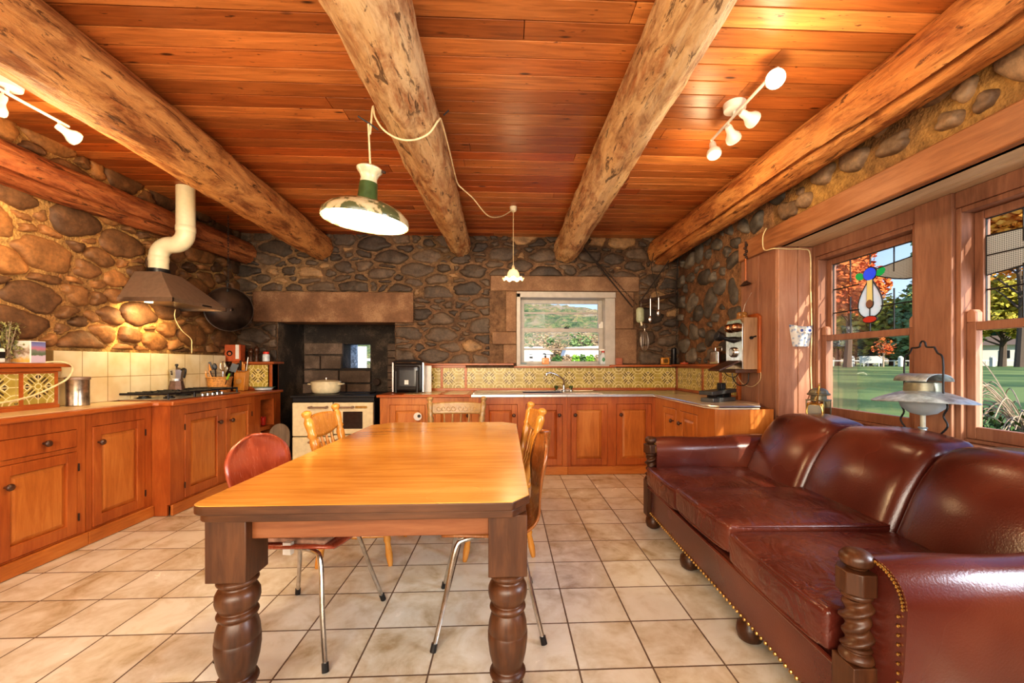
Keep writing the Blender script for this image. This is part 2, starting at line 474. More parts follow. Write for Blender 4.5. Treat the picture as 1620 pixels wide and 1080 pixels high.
def leafmat(name, c0, c1):
    a = M(name, c0, .8); n = a.noise(a.obj(), .9, 3, .7)
    a.color(a.ramp(n, [(.35, c0), (.62, c1)]))
    a.b.inputs['Subsurface Weight'].default_value = 0
    return a.m
MT['leafred'] = leafmat('red autumn leaves', (.50,.07,.02), (.82,.26,.06))
MT['leaforange'] = leafmat('orange autumn leaves', (.70,.22,.03), (.95,.50,.10))
MT['leafyellow'] = leafmat('yellow green leaves', (.26,.27,.03), (.62,.50,.08))
MT['leafgreen'] = leafmat('dark green leaves', (.035,.09,.02), (.12,.22,.05))
MT['leafbright'] = leafmat('bright green leaves', (.14,.32,.03), (.34,.55,.08))
MT['leafpine'] = leafmat('grey green needles', (.09,.16,.06), (.26,.36,.14))
MT['leafbrown'] = leafmat('bare brown twigs', (.28,.19,.11), (.50,.36,.22))
MT['bark'] = plain('tree bark', (.11,.08,.06), .9)
MT['palebark'] = plain('pale twigs', (.42,.33,.24), .9)

# ------------------------------------------------------------------ room shell
LX, RX, BY, CZ, FY = -3.26, 2.20, 5.20, 2.81, -2.6
WX = 2.47          # window plane
RC = 3.20          # far end of the window recess
SILL, HEAD, BEAMTOP = .80, 2.15, 2.32
AB = 5.85          # back of the hearth
b = MB(); b.box(LX-.3, RX+.4, FY-.2, AB+.3, -.1, 0)
tag(b.build('floor', MT['floor'], smooth=0), kind='structure')

b = MB(); lay = b.bm.verts.layers.float_color.new('Col')
yy = BY+.1; k = 0; n0 = 0
while yy > FY-.1:
    w = .119 if k % 5 else .128
    xx = LX-.3
    while xx < RX+.4:
        x1 = min(RX+.4, xx+rnd.uniform(2.2, 5.)); 
        if RX+.4-x1 < .5: x1 = RX+.4
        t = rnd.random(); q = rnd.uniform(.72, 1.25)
        cc = Vector((.42,.105,.020)).lerp(Vector((.60,.25,.075)), min(1, max(0, t*.75+(.25 if xx > -1.2 else 0))))*q  # random tone; boards further right painted tanner to imitate light there
        b.box(xx, x1-.003, yy-w+.0075, yy, CZ, CZ+.02)
        b.bm.verts.ensure_lookup_table()
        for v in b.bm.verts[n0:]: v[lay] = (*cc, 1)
        n0 = len(b.bm.verts); xx = x1
    yy -= w; k += 1
b.box(LX-.3, RX+.4, FY-.2, BY+.7, CZ+.021, CZ+.06)
b.bm.verts.ensure_lookup_table()
for v in b.bm.verts[n0:]: v[lay] = (.02,.01,.005,1)
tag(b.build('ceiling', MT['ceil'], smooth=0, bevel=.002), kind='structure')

def stone_wall(name, mp, u0, u1, v0, v1, holes, sizes, tint, mort, seed, ang=.25, mcell=.03, depth=.045, blocked=(), gap=.010, voro=None):
    """mp(u,v,d) -> world; holes are rectangles cut out; stones are individual lumps standing proud of the mortar"""
    R = random.Random(seed); cs = .01
    nu, nv = int((u1-u0)/cs), int((v1-v0)/cs)
    occ = np.zeros((nu, nv), bool)
    for (a0, a1, c0, c1) in list(holes)+list(blocked):
        i0, i1 = max(0, int((a0-u0)/cs)-1), max(0, int((a1-u0)/cs)+1)
        j0, j1 = max(0, int((c0-v0)/cs)-1), max(0, int((c1-v0)/cs)+1)
        occ[i0:i1, j0:j1] = True
    UU, VV = np.meshgrid(np.arange(nu)*cs+u0, np.arange(nv)*cs+v0, indexing='ij')
    b = MB(); lay = b.bm.verts.layers.float_color.new('Col')
    # mortar
    mu, mv = int((u1-u0)/mcell), int((v1-v0)/mcell); g = {}
    def inhole(u, v): return any(a0 < u < a1 and c0 < v < c1 for (a0, a1, c0, c1) in holes)
    def vert(i, j):
        if (i, j) not in g:
            u = u0+(u1-u0)*i/mu; v = v0+(v1-v0)*j/mv
            # snap to hole edges
            for (a0, a1, c0, c1) in holes:
                if c0-mcell < v < c1+mcell:
                    for e in (a0, a1):
                        if abs(u-e) <= mcell*.5: u = e
                if a0-mcell < u < a1+mcell:
                    for e in (c0, c1):
                        if abs(v-e) <= mcell*.5: v = e
            d = .010*mn.fractal(Vector((u*6, v*6, seed)), .8, 2., 4)
            vt = b.bm.verts.new(mp(u, v, d)); vt[lay] = (*mort(u, v), 1); g[(i, j)] = vt
        return g[(i, j)]
    for i in range(mu):
        for j in range(mv):
            uc, vc = u0+(u1-u0)*(i+.5)/mu, v0+(v1-v0)*(j+.5)/mv
            if inhole(uc, vc): continue
            f = b._f([vert(i, j), vert(i+1, j), vert(i+1, j+1), vert(i, j+1)])
            if f: f.material_index = 1
    if voro:
        sp, asp, jit = voro; seeds = []
        for _ in range(9000):
            p = (R.uniform(u0, u1), R.uniform(v0, v1)); q = sp*R.choice((.55, .8, 1., 1.2))
            i, j = int((p[0]-u0)/cs), int((p[1]-v0)/cs)
            if i >= nu or j >= nv or occ[i, j]: continue
            if all(((p[0]-s[0])/asp)**2+(p[1]-s[1])**2 > (.5*(q+s[2]))**2 for s in seeds): seeds.append((p[0], p[1], q))
        S = np.array(seeds); seg = 36; T = np.arange(seg)*2*PI/seg
        for k0, (su, sv, sq) in enumerate(seeds):
            D = np.stack([(S[:, 0]-su)/asp, S[:, 1]-sv], 1); L2 = (D**2).sum(1); nb = np.argsort(L2)[1:16]
            rr = np.full(seg, sp*1.1)
            for n_ in nb:
                dt = D[n_, 0]*np.cos(T)+D[n_, 1]*np.sin(T)
                f_ = .5+.5*(sq**2-S[n_, 2]**2)/max(L2[n_], 1e-6)*.8
                with np.errstate(divide='ignore'): t_ = np.where(dt > 1e-6, L2[n_]*min(.8, max(.2, f_))/dt, 9)
                rr = np.minimum(rr, t_)
            for q_ in range(2): rr = np.minimum(rr*1.03, (np.roll(rr, 1)+rr+np.roll(rr, -1))/3)
            rr = np.array([max(.012, r-gap*(1+.5*mn.noise(Vector((su*9+math.cos(t)*2, sv*9+math.sin(t)*2, seed))))) for r, t in zip(rr, T)])
            # stop at openings and dressed stone
            for q_, t in enumerate(T):
                r = 0
                while r < rr[q_]:
                    i, j = int((su+r*asp*math.cos(t)-u0)/cs), int((sv+r*math.sin(t)-v0)/cs)
                    if i < 0 or j < 0 or i >= nu or j >= nv or occ[i, j]: break
                    r += .008
                rr[q_] = min(rr[q_], max(.008, r-.006))
            rr = np.array([r*(1+jit*mn.noise(Vector((math.cos(t)*2.2+su*5, math.sin(t)*2.2+sv*5, 4)))) for r, t in zip(rr, T)])
            th = R.gauss(0, .12); col = Vector(tint(R, su, sv)); dep = depth*R.uniform(.45, 1.15); tilt = (R.uniform(-.3, .3), R.uniform(-.3, .3)); sd = R.uniform(0, 99); prev = None
            for (rho, h) in ((1.06, -.4), (1.0, .1), (.95, .5), (.84, .8), (.6, .96), (.3, 1.0)):
                ring = []
                for q_, t in enumerate(T):
                    p, q = rho*rr[q_]*asp*math.cos(t), rho*rr[q_]*math.sin(t); uu, vv = su+p, sv+q
                    d = dep*h*(1+tilt[0]*p/sp/asp+tilt[1]*q/sp)+.010*mn.noise(Vector((uu*14, vv*14, sd)))+.005*mn.noise(Vector((uu*45, vv*45, sd)))
                    vt = b.bm.verts.new(mp(uu, vv, d)); vt[lay] = (*(col*(1+.25*mn.noise(Vector((uu*9, vv*9, sd))))), 1); ring.append(vt)
                if prev:
                    for k in range(seg): b._f([prev[k], prev[(k+1) % seg], ring[(k+1) % seg], ring[k]])
                prev = ring
            b._f(prev)
    for (amin, amax, asp0, asp1, tries) in sizes:
        for _ in range(tries):
            a = R.uniform(amin, amax); bb = a*R.uniform(asp0, asp1); th = R.gauss(0, ang)
            cu, cv = R.uniform(u0, u1), R.uniform(v0, v1)
            ph = [R.uniform(0, 2*PI) for _ in range(4)]; am = [R.uniform(.02, .13), R.uniform(.03, .13), R.uniform(.02, .08), R.uniform(.01, .05)]; sx_ = R.uniform(2., 3.6)
            ct, st = math.cos(th), math.sin(th)
            ex = a*1.15+gap
            i0, i1 = max(0, int((cu-ex-u0)/cs)), min(nu, int((cu+ex-u0)/cs)+1)
            j0, j1 = max(0, int((cv-ex-v0)/cs)), min(nv, int((cv+ex-v0)/cs)+1)
            U = UU[i0:i1, j0:j1]-cu; V = VV[i0:i1, j0:j1]-cv
            p = (U*ct+V*st); q = (-U*st+V*ct); t = np.arctan2(q/bb, p/a)
            rad = 1+sum(am[m]*np.cos((m+2)*t+ph[m]) for m in range(4))
            ins = (np.abs(p/(a*rad+gap))**sx_+np.abs(q/(bb*rad+gap))**sx_) < 1
            if (occ[i0:i1, j0:j1] & ins).any() or not ins.any(): continue
            if cu-a*.7 < u0 or cu+a*.7 > u1 or cv-bb*.7 < v0 or cv+bb*.7 > v1: continue
            occ[i0:i1, j0:j1] |= ins
            seg = 30; col = Vector(tint(R, cu, cv)); dep = depth*R.uniform(.5, 1.15)*min(1, bb/.05); tilt = (R.uniform(-.25, .25), R.uniform(-.25, .25))
            prev = None; sd = R.uniform(0, 99)
            for (rho, h) in ((1.05, -.35), (1.0, .15), (.93, .55), (.8, .82), (.55, .97), (.28, 1.0)):
                ring = []
                for k in range(seg):
                    t = 2*PI*k/seg; rr = rho*(1+sum(am[m]*math.cos((m+2)*t+ph[m]) for m in range(4)))
                    cx, sx = math.cos(t), math.sin(t); e = (abs(cx)**sx_+abs(sx)**sx_)**(-1/sx_)
                    p, q = a*rr*cx*e, bb*rr*sx*e
                    uu, vv = cu+p*ct-q*st, cv+p*st+q*ct
                    d = dep*h*(1+tilt[0]*p/a+tilt[1]*q/bb) + .009*mn.noise(Vector((uu*16, vv*16, sd)))+.005*mn.noise(Vector((uu*45, vv*45, sd)))
                    vt = b.bm.verts.new(mp(uu, vv, d)); vt[lay] = (*(col*(1+.2*mn.noise(Vector((uu*9, vv*9, sd))))), 1); ring.append(vt)
                if prev:
                    for k in range(seg): b._f([prev[k], prev[(k+1) % seg], ring[(k+1) % seg], ring[k]])
                prev = ring
            b._f(prev)
    o = b.build(name, [MT['stone'], MT['mortar']], smooth=180, recalc=False)
    return tag(o, kind='structure')

def lerp3(a, c, t): return tuple(a[i]+(c[i]-a[i])*t for i in range(3))
# back wall
bw_holes = [(-2.786, -1.371, 0, 1.727), (.135, 1.385, 1.2, 2.10)]
LINT = (-3.07, -1.14, 1.727, 2.10); SUR = (-.19, 1.69, 2.10, 2.32)
def tintB(R, u, v):
    g = R.random(); c = lerp3((.055,.043,.035), (.14,.10,.068), g)
    if R.random() < .07: c = (.32,.20,.10)
    return c
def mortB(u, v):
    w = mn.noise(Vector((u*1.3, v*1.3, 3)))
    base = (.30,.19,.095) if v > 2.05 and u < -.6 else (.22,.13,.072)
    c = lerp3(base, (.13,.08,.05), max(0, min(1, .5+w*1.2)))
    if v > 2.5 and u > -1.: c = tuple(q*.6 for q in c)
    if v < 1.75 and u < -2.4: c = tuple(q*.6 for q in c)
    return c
def mpB(u, v, d): return (u, BY-d, v)
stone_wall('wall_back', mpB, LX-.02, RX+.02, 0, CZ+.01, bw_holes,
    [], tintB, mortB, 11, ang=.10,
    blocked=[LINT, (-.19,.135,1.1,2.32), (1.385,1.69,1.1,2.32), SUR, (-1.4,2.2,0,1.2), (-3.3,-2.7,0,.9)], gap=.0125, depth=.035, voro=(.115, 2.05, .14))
wb = bpy.data.objects['wall_back']
b = MB(); b.box(LINT[0], LINT[1], BY-.035, BY+.3, LINT[2], LINT[3])
tag(b.build('lintel', MT['lintel'], wb, bevel=.012), 'long brown sandstone lintel over the hearth')
b = MB(); b.box(-.19, 1.69, BY-.03, BY+.02, 2.13, 2.32)
b.box(.0, .135, BY-.03, BY+.02, 1.62, 2.127); b.box(-.17, .135, BY-.032, BY+.02, 1.46, 1.617); b.box(-.03, .135, BY-.03, BY+.02, 1.22, 1.457)
b.box(1.385, 1.62, BY-.03, BY+.02, 1.66, 2.127); b.box(1.385, 1.66, BY-.03, BY+.02, 1.22, 1.657)
b.build('window_surround', MT['quoin'], wb, bevel=.01)
# hearth recess
b = MB(); X0, X1 = -2.786, -1.371
wl = at(542, 544, Y=AB); wr = at(586, 582, Y=AB)
hx0, hx1, hz0, hz1 = wl.x, wr.x, wr.z, wl.z
b.quad((X0,BY,0),(X0,AB,0),(X0,AB,1.9),(X0,BY,1.9)); b.quad((X1,BY,0),(X1,BY,1.9),(X1,AB,1.9),(X1,AB,0))
b.quad((X0,BY,1.9),(X0,AB,1.9),(X1,AB,1.9),(X1,BY,1.9))
for (p0, p1, q0, q1) in ((X0,hx0,0,1.9),(hx1,X1,0,1.9),(hx0,hx1,0,hz0),(hx0,hx1,hz1,1.9)):
    b.quad((p0,AB,q0),(p1,AB,q0),(p1,AB,q1),(p0,AB,q1))
for (p0, p1, q0, q1) in ((hx0,hx0,hz0,hz1),(hx1,hx1,hz0,hz1)): b.quad((p0,AB,q0),(p0,AB+.3,q0),(p0,AB+.3,q1),(p0,AB,q1))
b.quad((hx0,AB,hz0),(hx1,AB,hz0),(hx1,AB+.3,hz0),(hx0,AB+.3,hz0)); b.quad((hx0,AB,hz1),(hx1,AB,hz1),(hx1,AB+.3,hz1),(hx0,AB+.3,hz1))
hr = b.build('wall_hearth', MT['sootstone'], smooth=0); tag(hr, kind='structure')
# pale stone blocks set in the back of the hearth
b = MB(); R = random.Random(5)
def blk(x0, x1, z0, z1, d=.03):
    b.rbox((x1-x0)/2-.006, d, (z1-z0)/2-.006, .012, 3, fn=lambda p: p+Vector((0, .006*mn.noise(p*9+Vector((x0*9,z0*7,0))), .008*mn.noise(p*7+Vector((z0*5,0,0))))), c=((x0+x1)/2, AB-d+.01, (z0+z1)/2))
xl = at(483, 560, Y=AB).x; xm = at(544, 560, Y=AB).x; xr = hx1+.02
blk(xl, xm, 1.34, hz1+.02); blk(xl, -2.55, 1.14, 1.335); blk(-2.545, hx0, 1.14, 1.335); blk(xl, -2.30, .95, 1.135); blk(-2.295, xr, .95, 1.13)
blk(xl-.02, -2.2, .8, .945); blk(-2.19, xr, .8, .945)
tag(b.build('hearth_block', MT['hearth'], hr, smooth=60), 'paler brown stone blocks at the back of the hearth')
b = MB()
for i in range(7): b.box(X1-.24, X1-.02, AB-.13, AB+.0, .8+i*.10, .893+i*.10)
b.build('brick_pier', MT['hearth'], hr, bevel=.006)
b = MB(); rp = at(596, 604, Y=AB-.14); b.lathe([(.0,-.02),(.045,-.02),(.05,0),(.042,.004),(.04,.02)], 20, c=(rp.x, AB-.14, rp.z), axis='Y')
tag(b.build('flue_plug', MT['rust'], hr), 'round rusty plug on the brick pier')
# left wall
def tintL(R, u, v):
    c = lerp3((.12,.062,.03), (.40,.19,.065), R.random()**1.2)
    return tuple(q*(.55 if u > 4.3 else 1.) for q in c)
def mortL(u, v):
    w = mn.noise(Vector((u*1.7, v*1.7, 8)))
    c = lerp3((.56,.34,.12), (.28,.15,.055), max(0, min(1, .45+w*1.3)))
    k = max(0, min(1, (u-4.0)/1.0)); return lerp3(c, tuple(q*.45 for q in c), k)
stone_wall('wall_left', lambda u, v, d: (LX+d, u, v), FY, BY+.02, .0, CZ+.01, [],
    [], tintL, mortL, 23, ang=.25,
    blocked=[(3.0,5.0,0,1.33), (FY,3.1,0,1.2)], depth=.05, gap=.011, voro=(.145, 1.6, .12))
# right wall
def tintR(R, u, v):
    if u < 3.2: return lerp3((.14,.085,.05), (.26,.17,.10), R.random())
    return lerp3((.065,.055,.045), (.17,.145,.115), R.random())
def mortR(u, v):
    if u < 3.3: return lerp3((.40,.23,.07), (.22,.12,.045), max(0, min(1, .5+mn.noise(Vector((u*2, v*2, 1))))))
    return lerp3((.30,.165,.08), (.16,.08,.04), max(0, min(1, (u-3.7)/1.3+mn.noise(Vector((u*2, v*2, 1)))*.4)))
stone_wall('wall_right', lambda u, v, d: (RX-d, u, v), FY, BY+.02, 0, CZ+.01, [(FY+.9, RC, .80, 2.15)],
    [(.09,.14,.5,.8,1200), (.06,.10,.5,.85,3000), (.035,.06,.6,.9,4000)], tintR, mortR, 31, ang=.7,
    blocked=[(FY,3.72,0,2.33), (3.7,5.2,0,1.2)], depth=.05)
# wall behind the camera
b = MB(); b.box(LX-.3, RX+.4, FY-.2, FY, 0, CZ)
tag(b.build('wall_front', plain('warm plaster', (.50,.34,.2), .9), smooth=0), kind='structure')
# ------------------------------------------------------------------ timber linings on the right
tn = [0]
def trim(mb, mat, **k):
    tn[0] += 1; return tag(mb.build('trim_%d' % tn[0], mat, **k), kind='structure')
b = MB(); b.box(RX-.035, RX+.02, RC+.0305, 3.455, 0, BEAMTOP-.003); b.box(RX-.035, RX+.02, 3.459, 3.72, 0, BEAMTOP-.003)
trim(b, MT['trimZ'], bevel=.004)                      # panel boards on the wall
b = MB(); b.box(RX-.033, 2.325, RC, RC+.03, .80, HEAD); b.box(2.329, WX+.1, RC, RC+.03, .80, HEAD)
trim(b, MT['boardZ'], bevel=.005)                     # reveal boards
b = MB(); b.box(RX-.06, RX+.02, FY, 3.725, HEAD, BEAMTOP); trim(b, wood('header timber', (.16,.06,.025), (.32,.135,.055), (.46,.23,.11), 'Y', .5), bevel=.008)      # header beam
b = MB(); b.box(RX-.02, 2.32, FY+.9, RC, HEAD, HEAD+.03); b.box(2.324, WX+.1, FY+.9, RC, HEAD, HEAD+.03); trim(b, wood('pale soffit boards', (.42,.30,.18), (.60,.47,.31), (.74,.62,.44), 'Y', .4), bevel=.004)   # soffit
b = MB(); b.box(RX-.03, WX+.12, FY+.9, RC, SILL-.035, SILL); trim(b, MT['trimY'], bevel=.006)   # sill board
# upright posts between the windows and the frame heads
Wn = [(2.36, 3.17), (1.34, 2.15), (.32, 1.13), (-.70, .11)]
b = MB()
b.box(WX-.031, WX+.10, 3.17, RC-.001, SILL+.0005, HEAD-.0005)
for i in range(3): b.box(WX-.045, WX+.10, Wn[i+1][1], Wn[i][0], SILL+.0005, HEAD-.0005)
b.box(WX-.031, WX+.10, FY+.9, Wn[3][0], SILL+.0005, HEAD-.0005)
for i in range(4): b.box(WX-.029, WX+.10, Wn[i][0]+.0005, Wn[i][1]-.0005, 2.06, HEAD-.0005)
trim(b, MT['trimZ'], bevel=.005)
b = MB(); b.box(WX+.125, WX+.16, FY-.2, RC+.02, 0, SILL); b.box(WX+.125, WX+.16, FY-.2, RC+.02, HEAD-.005, CZ); b.box(WX+.125, WX+.16, RC+.02, BY+.3, 0, CZ)
tag(b.build('wall_outer', MT['quoin'], smooth=0), kind='structure')
MEET = 1.42
def sash_window(n, y0, y1, stained):
    r = tag(bpy.data.objects.new('window_%d' % n, None), kind='structure'); COL.objects.link(r)
    b = MB(); t = .03   # frame lining
    for (a0, a1) in ((y0+.001, y0+t), (y1-t, y1-.001)): b.box(WX-.025, WX+.095, a0, a1, SILL+.001, 2.059)
    b.box(WX-.024, WX+.095, y0+t+.0005, y1-t-.0005, 2.03, 2.059); b.box(WX-.01, WX+.095, y0+t+.0005, y1-t-.0005, SILL+.001, SILL+.02)
    b.build('window_frame', MT['trimZ'], r, bevel=.004)
    for nm, X, z0, z1, bot in (('upper_sash', WX+.046, MEET-.02, 2.029, .04), ('lower_sash', WX+.003, SILL+.021, MEET+.02, .065)):
        b = MB(); s = .045; a0, a1 = y0+t+.001, y1-t-.001
        b.box(X, X+.04, a0, a0+s, z0, z1); b.box(X, X+.04, a1-s, a1, z0, z1)
        b.box(X+.0007, X+.0393, a0+s, a1-s, z0, z0+bot); b.box(X+.0007, X+.0393, a0+s, a1-s, z1-.045, z1)
        o = b.build(nm, MT['trimZ'], r, bevel=.004)
        b = MB(); b.box(X+.018, X+.021, a0+s, a1-s, z0+bot, z1-.045); b.build('pane', MT['clear'], o, smooth=0)
        if nm == 'lower_sash':
            for sgn, yy in ((1, a0), (-1, a1-s)):
                b = MB(); b.prism([(yy, z1), (yy+s, z1), (yy+s, z1+.05), (yy+s*.7, z1+.068), (yy+s*.3, z1+.068), (yy, z1+.05)], X+.0, X+.04, 'X')
                b.build('sash_horn', MT['board'+'Z'], o, bevel=.004)
    return r
for i, (y0, y1) in enumerate(Wn): sash_window(i+1, y0, y1, i < 2)

# leaded lights: lead grid and coloured glass
def leaded(win, y0, y1, motif):
    r = bpy.data.objects['window_%d' % win]; X = WX+.062
    a0, a1 = y0+.075, y1-.075; z0, z1 = MEET+.02, 1.985
    W_ = a1-a0; Hh = z1-z0; fx = lambda f: a1-f*W_; fz = lambda f: z1-f*Hh      # f measured from the far / top edge
    b = MB(); lt = lambda pts, rr=.0045: b.tube([(X, p[0], p[1]) for p in pts], rr, 6)
    cols = (.24, .49, .76)
    for c_ in cols:
        if c_ == .49 and motif: lt([(fx(c_), z1), (fx(c_), fz(.14))]); lt([(fx(c_), fz(.86)), (fx(c_), z0)])
        else: lt([(fx(c_), z1), (fx(c_), fz(.30))]); lt([(fx(c_), fz(.50)), (fx(c_), z0)])
    for f in (.36, .69):
        lt([(a1, fz(f)), (fx(.36), fz(f))] if motif else [(a1, fz(f)), (a0, fz(f))])
        if motif: lt([(fx(.62), fz(f)), (a0, fz(f))]) if f > .5 else None
    for (p, q) in (((a0, z0), (a0, z1)), ((a1, z0), (a1, z1)), ((a0, z0), (a1, z0)), ((a0, z1), (a1, z1))): lt([p, q], .006)
    swag = [(fx(.54+.46*t), fz(.22-.05*t)) for t in (0, .5, 1)] + [(fx(.54+.46*t), fz(.29+.14*math.sin(t*PI/2))) for t in (1, .75, .5, .25, 0)]
    if not motif: swag = [(fx(t), fz(.17+.06*t)) for t in (0, .5, 1)] + [(fx(t), fz(.55-.12*t)) for t in (1, .75, .5, .25, 0)]
    lt(swag+swag[:1])
    if motif:
        cx, ct = .49, .30
        tear = []
        for k in range(29):
            t = -PI+2*PI*k/28; w = math.sin(t)*.20*(.5-.5*math.cos(t))**.62 if abs(t) > .01 else 0
            tear.append((fx(cx+w), fz(.30+(.5-.5*math.cos(t))*.52)))
        lt(tear)
        lt([(fx(cx-.03), fz(.33)), (fx(cx-.035), fz(.60))]); lt([(fx(cx+.03), fz(.33)), (fx(cx+.035), fz(.60))]); lt([(fx(cx), fz(.68)), (fx(cx), fz(.82))])
        circ = lambda c0, c1, ru, rv, n=20: [(fx(c0)+ru*math.cos(2*PI*k/n), fz(c1)+rv*math.sin(2*PI*k/n)) for k in range(n)]
        for cc in (circ(cx, .26, .052, .045), circ(cx, .64, .028, .03), circ(cx, .84, .055, .022)): lt(cc+cc[:1])
    o = b.build('lead_cames', MT['lead'], r)
    def pane(nm, pts, mat, lab, dx=0):
        b = MB(); b.prism(pts, X-.0015+dx, X+.0015+dx, 'X'); tag(b.build(nm, mat, o, smooth=0), lab)
    a = M('ribbed grey glass %d' % win, (.35,.38,.38), .4, Transmission_Weight=.35)
    x, y, z = a.xyz(); d = ((y+z)*330.).sin()*((y-z*1.0)*330.).sin()
    a.color(a.mix(d.gt(.12), (.62,.66,.67), (.16,.19,.20)))
    pane('ribbed_glass', swag, a.m, 'grey dotted glass ribbon')
    if motif:
        pane('teardrop_glass', tear[:-1], MT['milk'], 'milky white teardrop glass')
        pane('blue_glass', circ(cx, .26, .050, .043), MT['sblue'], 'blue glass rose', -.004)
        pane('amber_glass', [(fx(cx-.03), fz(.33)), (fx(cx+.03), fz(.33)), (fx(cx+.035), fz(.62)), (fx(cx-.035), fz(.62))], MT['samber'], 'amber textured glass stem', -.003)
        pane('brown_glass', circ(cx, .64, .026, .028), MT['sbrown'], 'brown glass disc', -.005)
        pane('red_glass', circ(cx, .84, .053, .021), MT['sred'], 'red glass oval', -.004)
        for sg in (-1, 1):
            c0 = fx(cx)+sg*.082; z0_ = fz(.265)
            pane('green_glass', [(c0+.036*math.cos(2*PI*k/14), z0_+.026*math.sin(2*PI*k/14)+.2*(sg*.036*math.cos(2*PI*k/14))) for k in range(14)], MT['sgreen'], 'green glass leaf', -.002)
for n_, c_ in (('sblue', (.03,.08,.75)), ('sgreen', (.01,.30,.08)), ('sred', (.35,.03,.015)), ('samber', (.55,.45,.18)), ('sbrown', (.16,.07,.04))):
    a = M('stained '+n_, c_, .2); a.b.inputs['Emission Color'].default_value = (*c_, 1); a.b.inputs['Emission Strength'].default_value = .35; MT[n_] = a.m  # slight glow put in for daylight coming through the glass
leaded(1, *Wn[0], True); leaded(2, *Wn[1], False)

# ------------------------------------------------------------------ back window
bx0, bx1, bz0, bz1 = .135, 1.385, 1.2, 2.10
r = tag(bpy.data.objects.new('window_5', None), kind='structure'); COL.objects.link(r)
b = MB()
b.box(bx0, bx0+.05, BY-.05, BY+.25, bz0, bz1); b.box(bx1-.13, bx1, BY-.02, BY+.25, bz0, bz1)
b.box(bx0, bx1, BY-.05, BY+.25, bz1-.055, bz1+.02); b.box(bx0, bx1, BY-.06, BY+.25, bz0-.03, bz0+.01)
b.build('window_frame', MT['wcream'], r, bevel=.006)
ix0, ix1 = bx0+.05, bx1-.13; mz = 1.655
for nm, Y, z0, z1, g in (('upper_sash', BY+.14, mz-.02, bz1-.055, 1.875), ('lower_sash', BY+.09, bz0+.01, mz+.02, 1.405)):
    b = MB(); s = .055
    b.box(ix0, ix0+s, Y, Y+.04, z0, z1); b.box(ix1-s, ix1, Y, Y+.04, z0, z1)
    b.box(ix0+s, ix1-s, Y+.001, Y+.039, z0, z0+.04); b.box(ix0+s, ix1-s, Y+.001, Y+.039, z1-.05, z1); b.box(ix0+s, ix1-s, Y+.005, Y+.035, g-.012, g+.012)
    o = b.build(nm, MT['wcream'], r, bevel=.004)
    b = MB(); b.box(ix0+s, ix1-s, Y+.018, Y+.021, z0+.04, z1-.05); b.build('pane', MT['clear'], o, smooth=0)
b = MB(); b.prism([(ix1-.055, mz+.02), (ix1, mz+.02), (ix1, mz+.10), (ix1-.02, mz+.11), (ix1-.055, mz+.07)], BY+.08, BY+.125, 'Y'); b.build('sash_horn', MT['white'], r, bevel=.004)
b = MB(); b.box(.75, .81, BY+.07, BY+.09, mz+.015, mz+.03); b.tube([(.76, BY+.075, mz+.03), (.79, BY+.06, mz+.045), (.82, BY+.065, mz+.04)], .005, 6); b.build('sash_catch', MT['iron'], r)

# ------------------------------------------------------------------ logs under the ceiling
def log(name, path, radii, mat, seed, label, crack=None, rr=.012):
    b = MB(); n = 170; seg = 72; rings = []
    P = [Vector(p) for p in path]
    for i in range(n+1):
        t = i/n; f = t*(len(P)-1); k = min(int(f), len(P)-2); c = P[k].lerp(P[k+1], f-k)
        fr = t*(len(radii)-1); k = min(int(fr), len(radii)-2); r0 = radii[k]+(radii[k+1]-radii[k])*(fr-k)
        ring = []
        for q in range(seg):
            th = 2*PI*q/seg
            q3 = Vector((math.cos(th)*2, c.y*1.2, math.sin(th)*2+seed*7))
            r = r0+rr*mn.noise(q3)+rr*.7*mn.noise(q3*3.1)+.004*mn.noise(Vector((math.cos(th)*9, c.y*7, math.sin(th)*9)))
            pt = mn.noise(Vector((math.cos(th)*3.3, c.y*3.1, math.sin(th)*3.3+seed)))
            if pt > .12: r += .005
            if crack:
                dd = (th-crack[0]-.25*mn.noise(Vector((c.y*.8, 0, seed)))+PI) % (2*PI)-PI
                if abs(dd) < .10: r -= crack[1]*(1-abs(dd)/.10)**.5
            ring.append(b._v((c.x+r*math.cos(th), c.y, c.z+r*math.sin(th))))
        rings.append(ring)
    for A, B in zip(rings, rings[1:]):
        for q in range(seg): b._f([A[q], A[(q+1) % seg], B[(q+1) % seg], B[q]])
    b._f(list(reversed(rings[0]))); b._f(rings[-1])
    o = b.build(name, mat, smooth=60); return tag(o, label, 'beam', 'log beams under the ceiling')
Y0, Y1 = FY+.02, BY-.03
log('log_beam', [(-2.02,Y0,CZ-.20),(-2.10,2.4,CZ-.185),(-2.27,Y1,CZ-.165)], (.20,.18,.155), MT['logA'], 1, 'thick weathered log beam crossing the ceiling above the left cupboards')
log('log_beam', [(-.53,Y0,CZ-.19),(-.55,2.6,CZ-.16),(-.56,Y1,CZ-.135)], (.19,.155,.125), MT['logB'], 2, 'pale peeled log beam with a cream cable looped around it', crack=(-1.9, .0))
log('log_beam', [(.745,Y0,CZ-.145),(.755,2.8,CZ-.15),(.76,Y1,CZ-.165)], (.14,.145,.16), MT['logB'], 3, 'pale mottled log beam pointing at the window over the sink')
log('log_beam', [(2.08,Y0,CZ-.15),(2.03,2.4,CZ-.155),(1.97,Y1,CZ-.175)], (.145,.15,.17), MT['logC'], 4, 'orange log beam with a long split beside the wall of big windows', crack=(4.02, .06), rr=.008)
log('log_beam', [(-3.22,Y0,CZ-.33),(-3.20,3.0,CZ-.31),(-3.15,Y1,CZ-.25)], (.13,.13,.125), MT['logD'], 5, 'red brown log beam lying along the left stone wall', crack=(-.6, .04), rr=.008)

